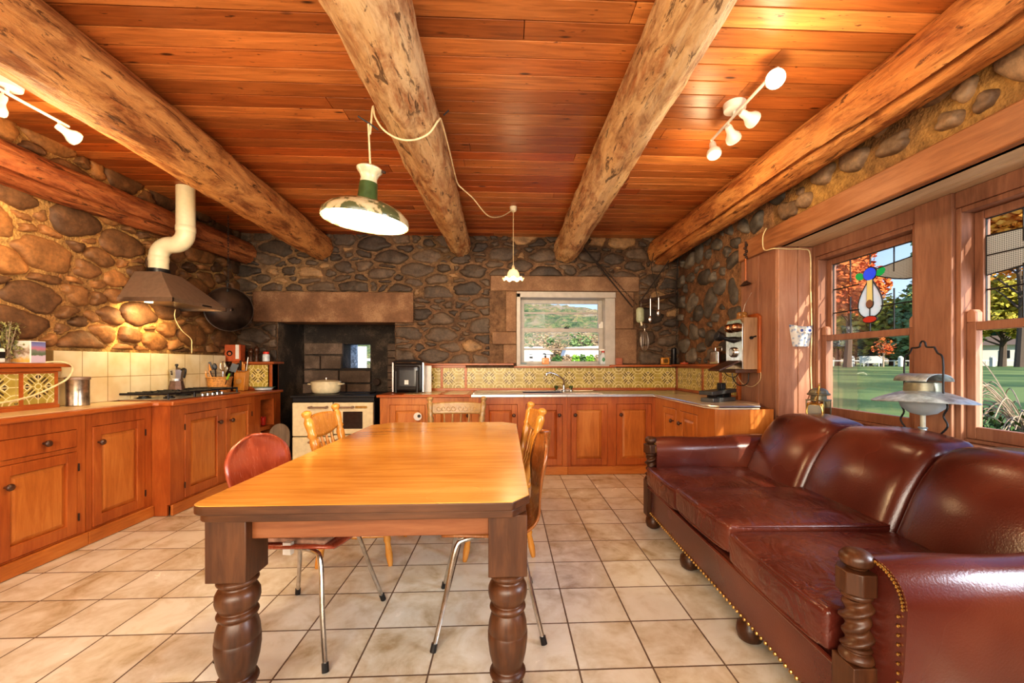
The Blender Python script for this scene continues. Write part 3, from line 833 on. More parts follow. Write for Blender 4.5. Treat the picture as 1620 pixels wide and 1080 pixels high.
# ------------------------------------------------------------------ outside
def gz(x, y):
    d = max(0, math.hypot(x-2.5, max(0, y-0))-2)
    return .30+min(.65, d*.0155)
b = MB()
lx = lambda u, v: 2.9+max(0, v*150-36)*.42+u*110
b.grid(lambda u, v: (lx(u, v), -30+v*150, gz(lx(u, v), -30+v*150)), 40, 40)
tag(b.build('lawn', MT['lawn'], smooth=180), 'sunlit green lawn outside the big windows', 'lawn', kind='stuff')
b = MB(); b.grid(lambda u, v: (-60+u*(62.8+v*31), 6.3+v*75, -.25+v*.3), 10, 10)
tag(b.build('ground_yard', MT['yard'], smooth=180), kind='structure')
def hillz(x, y):
    t = (x+60)/240
    base = 52-30*t+5*math.sin(x*.03)+4*mn.noise(Vector((x*.02, y*.02, 0)))
    return base
b = MB()
def hf(u, v):
    x = -220+u*420; y = 90+v*260
    zz = max(0, hillz(x, y))*math.sin(min(1, v)*PI/2)**1.2-1
    return (x, y, zz+2.2*mn.fractal(Vector((x*.13, y*.13, 0)), .6, 2, 4))
b.grid(hf, 130, 90); tag(b.build('hillside', MT['hill'], smooth=0), kind='structure')

def tree(name, label, kind, loc, h, w, leaf, n, size, group=None, cat='tree', trunk=.3, base=.25, seed=1, cone=False, barkm='bark'):
    R = random.Random(seed); t = thing(name, label, cat, loc, 0, group)
    b = MB(); b.tube([(0,0,-.2),(.02*h,0,h*.3),(0,.02*h,h*.75)], [trunk, trunk*.7, trunk*.2], 8)
    tips = []
    for k in range(14):
        z = h*R.uniform(base, .8); a = R.uniform(0, 2*PI); l = w*R.uniform(.3, .75)
        e = Vector((l*math.cos(a), l*math.sin(a), z+l*R.uniform(.2, .6))); b.tube([(0,0,z*.85), (e.x*.5, e.y*.5, (z*.85+e.z)/2+.1), e], [trunk*.3, trunk*.18, trunk*.06], 5); tips.append(e)
    b.build('trunk', MT[barkm], t)
    b = MB()
    blobs = []
    for k in range(34):
        if cone: z = R.random(); rr = (1-z)*w; a = R.uniform(0, 2*PI); blobs.append((Vector((rr*.7*math.cos(a), rr*.7*math.sin(a), h*(base+z*(1-base)))), .22*w+.3*rr))
        else:
            a = R.uniform(0, 2*PI); ph = math.acos(R.uniform(-.8, 1)); q = R.random()**.4
            blobs.append((Vector((w*.8*q*math.sin(ph)*math.cos(a), w*.8*q*math.sin(ph)*math.sin(a), h*(base+1)/2+h*(1-base)*.42*q*math.cos(ph))), w*R.uniform(.22, .38)))
    for k in range(n):
        c, r = R.choice(blobs); d = Vector((R.gauss(0,1), R.gauss(0,1), R.gauss(0,1))).normalized(); p = c+d*r*R.uniform(.75, 1.05)
        a_ = (d+Vector((R.gauss(0,.6), R.gauss(0,.6), R.gauss(0,.6)))).normalized(); q, s_ = frame_from(a_); z_ = size*R.uniform(.6, 1.4)
        b.quad(p-q*z_, p-s_*z_*.6, p+q*z_, p+s_*z_*.6)
    b.build('foliage', MT[leaf], t, smooth=0, recalc=False); return t
def gnd(px, d, X=None):
    """point outside right at camera depth d under pixel column px"""
    u = (px-CX)/CF; x, y = (u*_c+_s)*d, (_c-u*_s)*d
    return (x, y, gz(x, y))
tree('autumn_tree', 'tall red and orange autumn tree seen through the nearer-to-sink big window', 'a', gnd(1340, 34), 10.4, 3.1, 'leafred', 6000, .22, seed=3, base=.32)
tree('conifer_tree', 'tall green conifer at the right edge of the leaded window', 'a', gnd(1474, 44), 17, 3.6, 'leafpine', 7000, .30, seed=4, cone=True, base=.12)
tree('orange_tree', 'orange autumn tree filling the top of the right-hand window', 'a', gnd(1612, 33), 15.5, 5.5, 'leaforange', 9000, .24, seed=5, base=.35)
tree('yellow_tree', 'yellow green tree lower in the right-hand window', 'a', gnd(1585, 38), 8.4, 4.2, 'leafyellow', 6000, .24, seed=6, base=.25)
for i, (px, d, h, w, lf) in enumerate(((1325,52,9.5,5,'leafyellow'),(1375,50,7.5,5,'leafyellow'),(1410,55,8.5,5,'leafgreen'),(1440,47,8.,4.5,'leafyellow'),(1480,50,7.5,5,'leafgreen'),(1540,56,9,5.5,'leafgreen'),(1640,50,9,6,'leafgreen'),(1350,60,5.5,5.5,'leafgreen'),(1395,58,5.5,6,'leafgreen'),(1300,55,8,5,'leafgreen'),(1570,60,6,6,'leafgreen'),(1450,60,6,6,'leafgreen'))):
    tree('park_tree', 'leafy %s tree in the line beyond the lawn' % ('yellow green' if lf == 'leafyellow' else 'dark green'), 'a', gnd(px, d), h, w, lf, 3200, .34, seed=20+i, base=.2, group='yellow green trees beyond the lawn' if lf == 'leafyellow' else 'dark green trees beyond the lawn')
tree('young_tree', 'small bare reddish tree behind the white posts on the lawn', 'a', gnd(1397, 36), 2.6, .95, 'leafred', 260, .10, seed=9, base=.3, trunk=.08, barkm='palebark')
# tangled dead shrub close to the right window
R = random.Random(12); tw = thing('dry_shrub', 'tangled dry shrub just outside the right-hand window', 'shrub', (5.3, 3.95, .35))
b = MB()
for k in range(60):
    a_ = R.uniform(0, 2*PI); l = R.uniform(.5, 1.05); e = Vector((math.cos(a_)*.45*l, math.sin(a_)*.45*l, l*R.uniform(.3, 1)))
    p = [Vector((R.gauss(0,.06), R.gauss(0,.06), 0)), e*.5+Vector((0,0,.12)), e, e+Vector((math.cos(a_)*.15, math.sin(a_)*.12, -.18))]
    b.tube(smooth_path(p, 4), .006, 4)
b.build('twigs', MT['palebark'], tw)
b = MB()
for k in range(1400):
    p = Vector((R.gauss(0,.42), R.gauss(0,.42), abs(R.gauss(.0,.16)))); q = Vector((R.gauss(0,1), R.gauss(0,1), R.gauss(0,1))).normalized(); s_ = frame_from(q)[0]; b.quad(p-q*.05, p-s_*.025, p+q*.05, p+s_*.025)
b.build('foliage', MT['leafgreen'], tw, smooth=0, recalc=False)
# park fence, posts and signs
post0 = None
for i, px in enumerate((1290,1348,1425,1500,1570,1640)):
    g = gnd(px, 39); b = MB(); b.prism([(-.14,-.14),(.14,-.14),(.14,.14),(-.14,.14)], 0, .85); b.lathe([(.2,.85),(.2,.93),(.02,1.0)], 4)
    tag(b.build('bollard', MT['white'], loc=g), 'white square post at the far edge of the lawn', 'post', 'white posts at the far edge of the lawn')
a0, a1 = gnd(1270, 41), gnd(1680, 41)
b = MB(); b.tube([(a0[0],a0[1],a0[2]+.55),(a1[0],a1[1],a1[2]+.55)], .05, 6)
for k in range(18):
    t = k/17; b.tube([(a0[0]+(a1[0]-a0[0])*t, a0[1]+(a1[1]-a0[1])*t, a0[2]), (a0[0]+(a1[0]-a0[0])*t, a0[1]+(a1[1]-a0[1])*t, a0[2]+.62)], .045, 6)
tag(b.build('park_fence', MT['white']), 'low pale rail fence beyond the lawn', 'fence')
for i, px in enumerate((1367, 1380, 1389)):
    g = gnd(px, 37.5); s_ = thing('notice_board', 'white notice board on legs at the far side of the lawn', 'sign', g, -.75, 'white notice boards beyond the lawn')
    b = MB(); b.box(-.33, .33, -.02, .02, .3, .95); b.build('board', MT['paper'], s_)
    for q in (-.25, .25): b = MB(); b.box(q-.02, q+.02, -.015, .015, 0, .3); b.build('leg', MT['steel'], s_)
h_ = thing('white_house', 'low white house beyond the trees in the right-hand window', 'house', gnd(1610, 48), -.8)
b = MB(); b.box(-5, 5, -2, 2, 0, 2.4); b.build('wall', MT['white'], h_)
b = MB(); b.prism([(-2.5,2.4),(2.5,2.4),(0,3.6)], -5.3, 5.3, 'X'); b.build('roof', MT['darksteel'], h_)
for q in (-3.6,-1.2,1.2,3.6):
    for s_ in (-2.05, 1.98): b = MB(); b.box(q-.4, q+.4, s_, s_+.07, .9, 1.8); b.build('window', MT['black'], h_)
# behind the back window
def bat(px, py, d): return at(px, py, Y=d)
k = bat(846, 575, 42); kz = -.1
h_ = thing('white_bungalow', 'small white building with a dark window seen over the sink', 'building', (k.x-.2, 42, 0))
b = MB(); b.box(-1.75, 1.75, 0, 4, 0, 2.2); b.build('wall', MT['white'], h_, bevel=.02)
b = MB(); b.prism([(-2.,2.2),(2.1,2.2),(1.3,2.8),(-1.4,2.85)], -.2, 4.2, 'Y'); b.build('roof', MT['paper'], h_)
b = MB(); b.box(-.95, .95, -.05, .02, 1.15, 1.95); b.build('window', MT['black'], h_)
k = bat(925, 550, 50)
h_ = thing('long_shed', 'long white roofed shed beyond the green hedge', 'building', (k.x, 50, 0))
b = MB(); b.box(-2.4, 2.4, 0, 3, 0, 2.0); b.build('wall', MT['paper'], h_)
b = MB(); b.prism([(-2.6,2.0),(2.6,2.0),(2.5,3.4),(-2.2,3.2)], -.3, 3.3, 'Y'); b.build('roof', MT['white'], h_)
def bush(x, y, w, h, mat, label, seed, group=None):
    R = random.Random(seed); b = MB()
    for q in range(900):
        d = Vector((R.gauss(0,1), R.gauss(0,1), R.gauss(0,1))).normalized(); p = Vector((d.x*w, d.y*w*.6, h*.5+d.z*h*.5))*R.uniform(.85,1.05)
        s1, s2 = frame_from((d+Vector((R.gauss(0,.5),R.gauss(0,.5),R.gauss(0,.5)))).normalized()); b.quad(p-s1*.12, p-s2*.08, p+s1*.12, p+s2*.08)
    tag(b.build('garden_bush', MT[mat], loc=(x, y, 0), smooth=0, recalc=False), label, 'bush', group)
for i, (px, mt, lb, gp) in enumerate(((897,'leafbrown','brown round bush left of the green hedges over the sink',None),(910,'leafbright','bright green round bush behind the white rails','green round bushes behind the white rails'),(921,'leafgreen','dark green bush between two brighter bushes over the sink',None),(934,'leafbright','bright green round bush behind the white rails','green round bushes behind the white rails'),(946,'leafbrown','brown bush at the right end of the hedges',None),(882,'leafgreen','narrow green bush beside the white building over the sink',None))):
    k = bat(px, 560, 38); bush(k.x, 38, .62, 2.0, mt, lb, 40+i, gp)
k0, k1 = bat(800, 565, 32), bat(990, 565, 32)
b = MB()
for zz in (.45, .95): b.box(k0.x, k1.x, 32, 32.06, zz, zz+.07)
for q in range(10):
    x = k0.x+(k1.x-k0.x)*q/9; b.box(x-.04, x+.04, 31.98, 32.06, -.1, 1.15)
tag(b.build('rail_fence', MT['white']), 'white post and rail fence seen through the window over the sink', 'fence')
for i in range(26):
    R = random.Random(70+i); px = 790+i*8.0+R.uniform(-4, 4); d = R.uniform(58, 80); k = bat(px, 560, d)
    bare = i % 3 != 1; green = i % 3 == 1
    tree('bare_tree' if bare else 'green_tree', 'brown leafless tree at the foot of the wooded hill' if bare else 'green leafy tree at the foot of the wooded hill', 'a', (k.x, d, 0), R.uniform(4.0, 6.4), R.uniform(1.8, 2.6), 'leafbrown' if bare else 'leafpine', 700, .26 if not bare else .16, seed=80+i, base=.15,
         group='bare trees below the hill' if bare else 'green trees below the hill', barkm='palebark')
# pale rough trunk and paling outside the little hearth window
p = at(556, 562, Y=6.9)
b = MB(); b.tube([(0,0,-.3),(.01,0,1.2),(.0,0,2.6)], [.17,.15,.14], 14); t_ = thing('birch_tree', 'pale barked tree trunk right outside the little hearth window', 'tree', (p.x-.08, 6.95, 0)); b.build('trunk', MT['palebark'] if False else plain('pale flaking bark', (.62,.62,.60), .8, var=.45, scale=26), t_)
b = MB()
for q in range(14): b.box(-4.6+q*.42, -4.6+q*.42+.30, 13.0, 13.04, -.1, 1.75)
for zz in (.4, 1.3): b.box(-4.7, 1.2, 13.04, 13.08, zz, zz+.08)
tag(b.build('paling_fence', MT['white']), 'weathered white paling fence seen through the hearth window', 'fence')
# ------------------------------------------------------------------ cupboards
def panel_door(parent, w, h, knob, ax, wood_='cab', hinge=None, name='door', drawer=False):
    """front in local coords: u across 0..w, z 0..h, facing -v. ax(u,v,z)->local xyz. knob=(u,z)"""
    st = .062
    wc, wm = MT[wood_+'Z'], MT['cablZ']
    b = MB()
    def bx(m, u0, u1, v0, v1, z0, z1):
        p = [ax(u0,v0,z0), ax(u1,v0,z0), ax(u1,v1,z0), ax(u0,v1,z0), ax(u0,v0,z1), ax(u1,v0,z1), ax(u1,v1,z1), ax(u0,v1,z1)]; m.hexa(p)
    if drawer: bx(b, 0, w, -.006, .02, 0, h)
    else:
        bx(b, 0, st, -.006, .02, 0, h); bx(b, w-st, w, -.006, .02, 0, h); bx(b, st, w-st, -.0055, .02, 0, st+.01); bx(b, st, w-st, -.0055, .02, h-st, h)
    o = b.build(name, wc, parent, smooth=0, bevel=.003)
    if not drawer:
        b = MB(); e = .028; i0, i1, j0, j1 = st, w-st, st+.01, h-st
        A = [ax(i0,.012,j0), ax(i1,.012,j0), ax(i1,.012,j1), ax(i0,.012,j1)]
        Bp = [ax(i0+e,.000,j0+e), ax(i1-e,.000,j0+e), ax(i1-e,.000,j1-e), ax(i0+e,.000,j1-e)]
        b.poly(Bp)
        for k in range(4): b.quad(A[k], A[(k+1) % 4], Bp[(k+1) % 4], Bp[k])
        b.build('raised_panel', wm if rnd.random() < .6 else wc, o, smooth=0, recalc=True)
    if hinge is not None:
        b = MB()
        for zz in (.08, h-.13): bx(b, hinge-.004, hinge+.004, -.009, -.004, zz, zz+.05)
        b.build('hinge', MT['rust'], o, smooth=0)
    ku, kz = knob
    b = MB(); pr = [(.006,-.005),(.008,.008),(.007,.014),(.012,.020),(.0195,.026),(.021,.033),(.017,.041),(.006,.045)]
    prev = None
    for (r_, hh) in pr:
        ring = [b._v(ax(ku+r_*math.cos(t), -.006-hh, kz+r_*math.sin(t))) for t in (2*PI*q/14 for q in range(14))]
        if prev:
            for q in range(14): b._f([prev[q], prev[(q+1) % 14], ring[(q+1) % 14], ring[q]])
        prev = ring
    b._f(prev); b.build('knob', MT['knob'], o, smooth=60)
    return o
def cab_unit(label, loc, length, facing, Zt, openings, depth=.52, name='base_cabinet', wood_='cab', toe=.09, ends=()):
    """facing 'X+': front looks +X, u runs along +Y. 'Y-': front looks -Y, u along +X. 'X-': looks -X, u along +Y.
    openings: (u0,u1,z0,z1,kind,knobu,knobz,hinge)"""
    t = thing(name, label, 'cabinet', loc)
    ax = {'X+': lambda u, v, z: (-v, u, z), 'Y-': lambda u, v, z: (u, v, z), 'X-': lambda u, v, z: (v, u, z)}[facing]
    def bx(m, u0, u1, v0, v1, z0, z1): m.hexa([ax(u0,v0,z0), ax(u1,v0,z0), ax(u1,v1,z0), ax(u0,v1,z0), ax(u0,v0,z1), ax(u1,v0,z1), ax(u1,v1,z1), ax(u0,v1,z1)])
    # face frame around the openings
    b = MB(); us = sorted({0, length} | {q for o in openings for q in o[:2]})
    cols = {}
    for o in openings: cols.setdefault((o[0], o[1]), []).append(o)
    prev = 0; F = .022
    for (u0, u1) in sorted(cols):
        bx(b, prev, u0, 0, F, toe, Zt)
        zs = sorted(cols[(u0, u1)], key=lambda o: o[2]); z = toe
        for o in zs: bx(b, u0, u1, 0, F, z, o[2]); z = o[3]
        bx(b, u0, u1, 0, F, z, Zt); prev = u1
    bx(b, prev, length, 0, F, toe, Zt)
    b.build('face_frame', MT[wood_+'Z'], t, smooth=0)
    b = MB()
    for q in (0, length-.018): bx(b, q, q+.018, F, depth, .002, Zt)
    bx(b, .018, length-.018, depth-.012, depth, .002, Zt); bx(b, .018, length-.018, F, depth-.012, toe-.02, toe)
    b.build('carcass', MT[wood_+'Z'], t, smooth=0)
    b = MB(); bx(b, -.001, length+.001, -.022, 0, .002, toe); b.build('plinth', MT['cabl'+{'X+':'Y','X-':'Y','Y-':'X'}[facing]], t, smooth=0, bevel=.006)
    for o in openings:
        u0, u1, z0, z1, kind = o[:5]; g = .003
        if kind == 'open':
            b = MB()
            bx(b, u0-.005, u1+.005, F, depth-.03, z0-.016, z0); bx(b, u0-.018, u0, F, depth-.03, z0, z1); bx(b, u1, u1+.018, F, depth-.03, z0, z1)
            b.build('open_shelf', MT[wood_+'Y'], t, smooth=0); continue
        axo = (lambda U, Z: (lambda u, v, z: ax(u+U, v, z+Z)))(u0+g, z0+g)
        panel_door(t, u1-u0-2*g, z1-z0-2*g, (o[5]-u0, o[6]-z0), axo, wood_, None if o[7] is None else o[7]-u0, 'drawer' if kind == 'drawer' else 'door', kind == 'drawer')
    return t
ZL = .88
XA, XB = -2.82, -2.68
cab_unit('red brown cupboard with two doors, cut off by the left edge', (XA, 1.30, 0), .98, 'X+', ZL, [(.04,.46,.10,.79,'door',.42,.64,None),(.52,.94,.10,.79,'door',.56,.64,None)], .42)
cab_unit('red brown cupboard with a drawer above its door, at the left edge', (XA, 2.285, 0), .62, 'X+', ZL, [(.13,.565,.10,.645,'door',.165,.52,.57),(.13,.565,.672,.79,'drawer',.36,.73,None)], .42)
cab_unit('single door red brown cupboard next to the projecting hob cupboard', (XA, 2.91, 0), .515, 'X+', ZL, [(.04,.45,.10,.79,'door',.075,.675,.452)], .42)
hob_cab = cab_unit('projecting red brown cupboard with two doors below the gas hob', (XB, 3.43, 0), 1.12, 'X+', ZL, [(.145,.60,.10,.80,'door',.54,.675,.143),(.655,1.055,.10,.80,'door',.705,.67,1.057)], .56)
open_cab = cab_unit('narrow open shelf cabinet at the end of the left cupboards', (XB, 4.553, 0), .50, 'X+', ZL, [(.10,.36,.52,.82,'open'),(.10,.36,.14,.48,'open')], .56, name='shelf_cabinet')
# packets on the open shelf
b = MB(); b.box(-.05, .05, -.045, .045, 0, .05); tag(b.build('card_box', MT['paper'], loc=(-2.86, 4.75, .521), bevel=.003), 'white packet lying on the open shelf of the left cabinet', 'packet')
b = MB(); b.rbox(.035, .03, .05, .015, 3, fn=lambda p: p+Vector((.006*mn.noise(p*40), .006*mn.noise(p*33), 0))); tag(b.build('snack_packet', MT['red'], loc=(-2.75, 4.80, .572)), 'red and white packet standing on the open shelf', 'packet')
# left worktop
Pn = [(LX+.075,1.3),(XA+.03,1.3),(XA+.03,3.40),(XA+.06,3.42),(XB+.03,3.42),(XB+.03,5.07),(LX+.075,5.07)]
wt = thing('worktop', 'long wooden edged worktop running along the left wall', 'worktop', (0,0,0))
b = MB(); b.prism(Pn, ZL, ZL+.032); b.build('edge', MT['cabY'], wt, smooth=0, bevel=.01)
b = MB(); b.prism([(LX+.075,1.3),(XA-.03,1.3),(XA-.03,3.46),(LX+.075,3.46)], ZL+.032, ZL+.036)
tag(b.build('surface', plain('buff tiled worktop', (.66,.50,.28), .3, var=.06, scale=8), wt, smooth=0), 'pale buff inlaid surface')
ZW = ZL+.034
# cream splashback tiles on the left wall
b = MB(); b.box(LX-.02, LX+.07, 3.065, 4.865, .915, 1.315)
tag(b.build('tiled_splashback', MT['walltile'], bevel=.004), 'two rows of cream glazed wall tiles above the left worktop', 'splashback')
# decorative box shelf at the left edge
sh = thing('tiled_shelf', 'wooden ledge box with olive patterned tiles at the left edge', 'shelf', (0,0,0))
b = MB(); b.box(LX+.0, LX+.14, 1.4, 3.03, .915, 1.165); b.box(LX+.0, LX+.15, 1.4, 3.03, .915, .94); b.build('frame', MT['cabY'], sh, bevel=.003)
b = MB(); b.box(LX+.0, LX+.19, 1.38, 3.075, 1.195, 1.222); b.box(LX, LX+.155, 1.4, 3.04, 1.165, 1.195); b.build('shelf_board', MT['cabY'], sh, bevel=.006)
MT['tileL'] = pattern_tile('olive patterned left tiles', 1, 2.776, .943, .25)
for i, (y0, y1) in enumerate(((2.82,3.0),(2.60,2.79),(2.38,2.57))):
    b = MB(); b.box(LX+.138, LX+.144, y0, y1, .953, 1.153); b.build('tile', MT['tileL'], sh, smooth=0)
# corner shelf unit by the hearth
cs = thing('spice_shelf', 'small wooden shelf box with one patterned tile beside the hearth', 'shelf', (0,0,0))
ya = 4.93
xa, xb = at(372, 600, Y=ya).x, at(431, 600, Y=ya).x
b = MB(); b.box(xa, xb, ya, ya+.12, ZW, 1.215); b.box(xb-.05, xb, ya-.004, ya+.13, ZW, 1.215); b.build('box', MT['cabZ'], cs, bevel=.003)
b = MB(); b.box(xa-.02, xb+.03, ya-.03, ya+.2, 1.216, 1.243); b.build('shelf_board', MT['cabX'], cs, bevel=.005)
tx = at(391, 600, Y=ya).x
MT['tileC'] = pattern_tile('olive patterned corner tile', 0, tx, .955, .25)
b = MB(); b.box(tx, tx+.25, ya-.004, ya, .955, 1.205); b.build('tile', MT['tileC'], cs, smooth=0)

# back cupboards
ZB = .855; YB = 4.53; TOPB = .885
ux = lambda px: at(px, 690, Y=YB).x
def bdoors(lst, x0): return [(ux(a)-x0, ux(b_)-x0, .10, .775, 'door', ux(k)-x0, .655, None) for (a, b_, k) in lst]
xs = [ux(601), ux(757), ux(898), ux(1038)]
c1 = cab_unit('light brown cupboard with two doors between the range and the sink', (xs[0], YB, 0), xs[1]-xs[0]-.002, 'Y-', ZB, bdoors([(616,673,665),(688,746,740)], xs[0]), .6, wood_='cabl')
c2 = cab_unit('two door cupboard under the tap, right after the chair backs', (xs[1], YB, 0), xs[2]-xs[1]-.002, 'Y-', ZB, bdoors([(764,819,812.5),(832,890,884)], xs[1]), .6)
c3 = cab_unit('two door cupboard under the right end of the steel bench', (xs[2], YB, 0), xs[3]-xs[2]-.002, 'Y-', ZB, bdoors([(903,961,909),(975,1031,981)], xs[2]), .6)
XR = 1.66
c4 = cab_unit('short return cupboard with two small doors below the telephone', (XR, 3.22, 0), 1.30, 'X-', ZB, [(.30,.66,.10,.775,'door',.605,.655,None),(.74,1.10,.10,.775,'door',.79,.655,None)], .48, wood_='cabl')
b = MB(); b.prism([(xs[3], YB), (XR, 4.52), (XR, BY-.03), (xs[3], BY-.03)], .0, ZB)
b2 = tag(b.build('corner_cabinet', MT['cabZ'], smooth=0), 'plain corner cabinet post joining the back and right cupboards', 'cabinet')
# worktops
w2 = thing('worktop', 'wooden worktop with pale inset tiles below the black press', 'worktop', (0,0,0))
xm_ = at(745, 626, Y=4.5).x
b = MB(); b.box(xs[0]-.03, xm_-.002, YB-.035, BY-.04, ZB, TOPB); b.build('edge', MT['cabX'], w2, bevel=.008)
b = MB(); b.box(xs[0]+.25, xs[0]+.62, YB+.02, BY-.06, TOPB, TOPB+.002); b.box(xs[0]+.68, xm_-.05, YB+.02, BY-.06, TOPB, TOPB+.002); b.build('tile_inlay', plain('buff inlay tile', (.68,.52,.30), .25, var=.05), w2, smooth=0)
sk = thing('steel_bench', 'long stainless steel sink bench under the window', 'sink', (0,0,0))
sx0, sx1 = at(752, 615, Y=4.8).x, at(946, 615, Y=4.8).x
b = MB(); y0, y1 = YB-.035, BY-.04; q0, q1 = sx0+.55, sx0+1.02; r0, r1 = 4.64, 5.0
for (a0, a1, c0, c1_) in ((xm_, q0, y0, y1), (q1, XR-.03, y0, y1), (q0, q1, y0, r0), (q0, q1, r1, y1)): b.box(a0, a1, c0, c1_, ZB, TOPB)
b.box(XR-.03, RX-.04, 4.47, y1, ZB, TOPB)
b.build('bench_top', MT['steel'], sk, smooth=0, bevel=.003)
b = MB(); b.tube([(sx0,4.6,TOPB+.002),(sx1,4.6,TOPB+.002),(sx1,5.06,TOPB+.002),(sx0,5.06,TOPB+.002),(sx0,4.6,TOPB+.002)], .008, 8); b.build('drainer_rim', MT['steel'], sk)
b = MB()
for q in range(9): b.box(sx0+.04+q*.05, sx0+.055+q*.05, 4.66, 5.0, TOPB, TOPB+.004)
b.build('drainer_ribs', MT['steel'], sk)
b = MB(); d0 = TOPB-.18; b.quad((q0,r0,d0),(q1,r0,d0),(q1,r1,d0),(q0,r1,d0)); b.quad((q0,r0,d0),(q0,r0,TOPB),(q1,r0,TOPB),(q1,r0,d0)); b.quad((q0,r1,d0),(q1,r1,d0),(q1,r1,TOPB),(q0,r1,TOPB)); b.quad((q0,r0,d0),(q0,r1,d0),(q0,r1,TOPB),(q0,r0,TOPB)); b.quad((q1,r0,d0),(q1,r1,d0),(q1,r1,TOPB),(q1,r0,TOPB))
b.build('basin', MT['steel'], sk, smooth=0)
w3 = thing('worktop', 'pale return worktop with a metal edge below the telephone', 'worktop', (0,0,0))
P3 = [(XR-.03,4.466),(XR-.03,3.33),(XR+.03,3.21),(XR+.36,3.21),(RX-.045,3.42),(RX-.045,4.466)]
b = MB(); b.prism(P3, ZB, TOPB); b.build('top', plain('pale laminate', (.60,.50,.38), .25, var=.05), w3, bevel=.003)
b = MB(); b.tube([(XR-.033,4.466,TOPB-.008),(XR-.033,3.33,TOPB-.008),(XR+.028,3.207,TOPB-.008),(XR+.36,3.207,TOPB-.008)], .009, 6); b.build('metal_edge', MT['steel'], w3)
# tap
tp = at(884, 612, Y=5.05); tap = thing('mixer_tap', 'chrome swan neck tap standing behind the sink', 'tap', (tp.x+.06, 5.05, TOPB+.001))
b = MB(); b.lathe([(.03,0),(.03,.012),(.018,.02),(.016,.07),(.02,.075),(.012,.09)], 16); b.lathe([(.028,0),(.028,.01),(.01,.014)], 14, c=(.09,0,0)); b.lathe([(.028,0),(.028,.01),(.01,.014)], 14, c=(-.09,0,0)); b.tube([(-.09,0,.02),(.09,0,.02)], .011, 8); b.build('base', MT['chrome'], tap)
b = MB(); b.tube(smooth_path([(0,0,.07),(0,-.01,.13),(-.06,-.03,.18),(-.15,-.05,.22),(-.21,-.065,.215),(-.225,-.07,.19)], 5), .011, 10); b.build('spout', MT['chrome'], tap)
for q in (-.09, .09):
    b = MB(); b.lathe([(.012,.012),(.012,.03),(.025,.04),(.027,.055),(.015,.065)], 10, c=(q,0,0)); b.build('tap_handle', MT['greenenamel'], tap)
# back splash
bs = thing('tiled_splashback', 'band of olive patterned tiles with wooden ledge along the back wall', 'splashback', (0,0,0))
sx = at(655, 600, Y=5.15).x; xe = RX-.052; xmid = at(737, 600, Y=5.15).x
b = MB(); b.box(sx, xe, BY-.055, BY-.0, TOPB+.0, .917); b.box(sx, xmid, BY-.055, BY, 1.167, 1.215)
for px in (655, 697, 735):
    k = at(px, 600, Y=5.15).x; b.box(k, k+.03, BY-.056, BY, .917, 1.167)
b.build('rail', MT['cabX'], bs, bevel=.003)
b = MB(); b.box(sx, .10, BY-.10, BY, 1.200, 1.222); b.box(1.3, xe+.02, BY-.10, BY, 1.180, 1.205); b.box(.10, 1.36, BY-.085, BY-.055, 1.168, 1.188); b.build('ledge', MT['cabX'], bs, bevel=.004)
b = MB(); b.box(sx+.03, xe, BY-.05, BY-.045, .917, 1.167); b.build('patterned_tiles', MT['tileB'], bs, smooth=0)
rs = thing('tiled_splashback', 'short band of olive patterned tiles on the right wall below the telephone', 'splashback', (0,0,0))
b = MB(); b.box(RX-.05, RX, 3.74, BY-.1, TOPB, .917); b.box(RX-.05, RX, 3.74, BY-.1, 1.167, 1.19)
b.box(RX-.05, RX, BY-.1, BY-.056, TOPB, 1.19)
for yy in (5.10, 4.42, 4.04, 3.73): b.box(RX-.054, RX, yy, yy+.04, .917, 1.167)
b.build('rail', MT['cabY'], rs, bevel=.003)
b = MB(); b.box(RX-.13, RX, 3.735, BY-.1, 1.19, 1.212); b.build('ledge', MT['cabY'], rs, bevel=.004)
b = MB(); b.box(RX-.045, RX-.04, 3.77, BY-.1, .917, 1.167); b.build('patterned_tiles', MT['tileR'], rs, smooth=0)

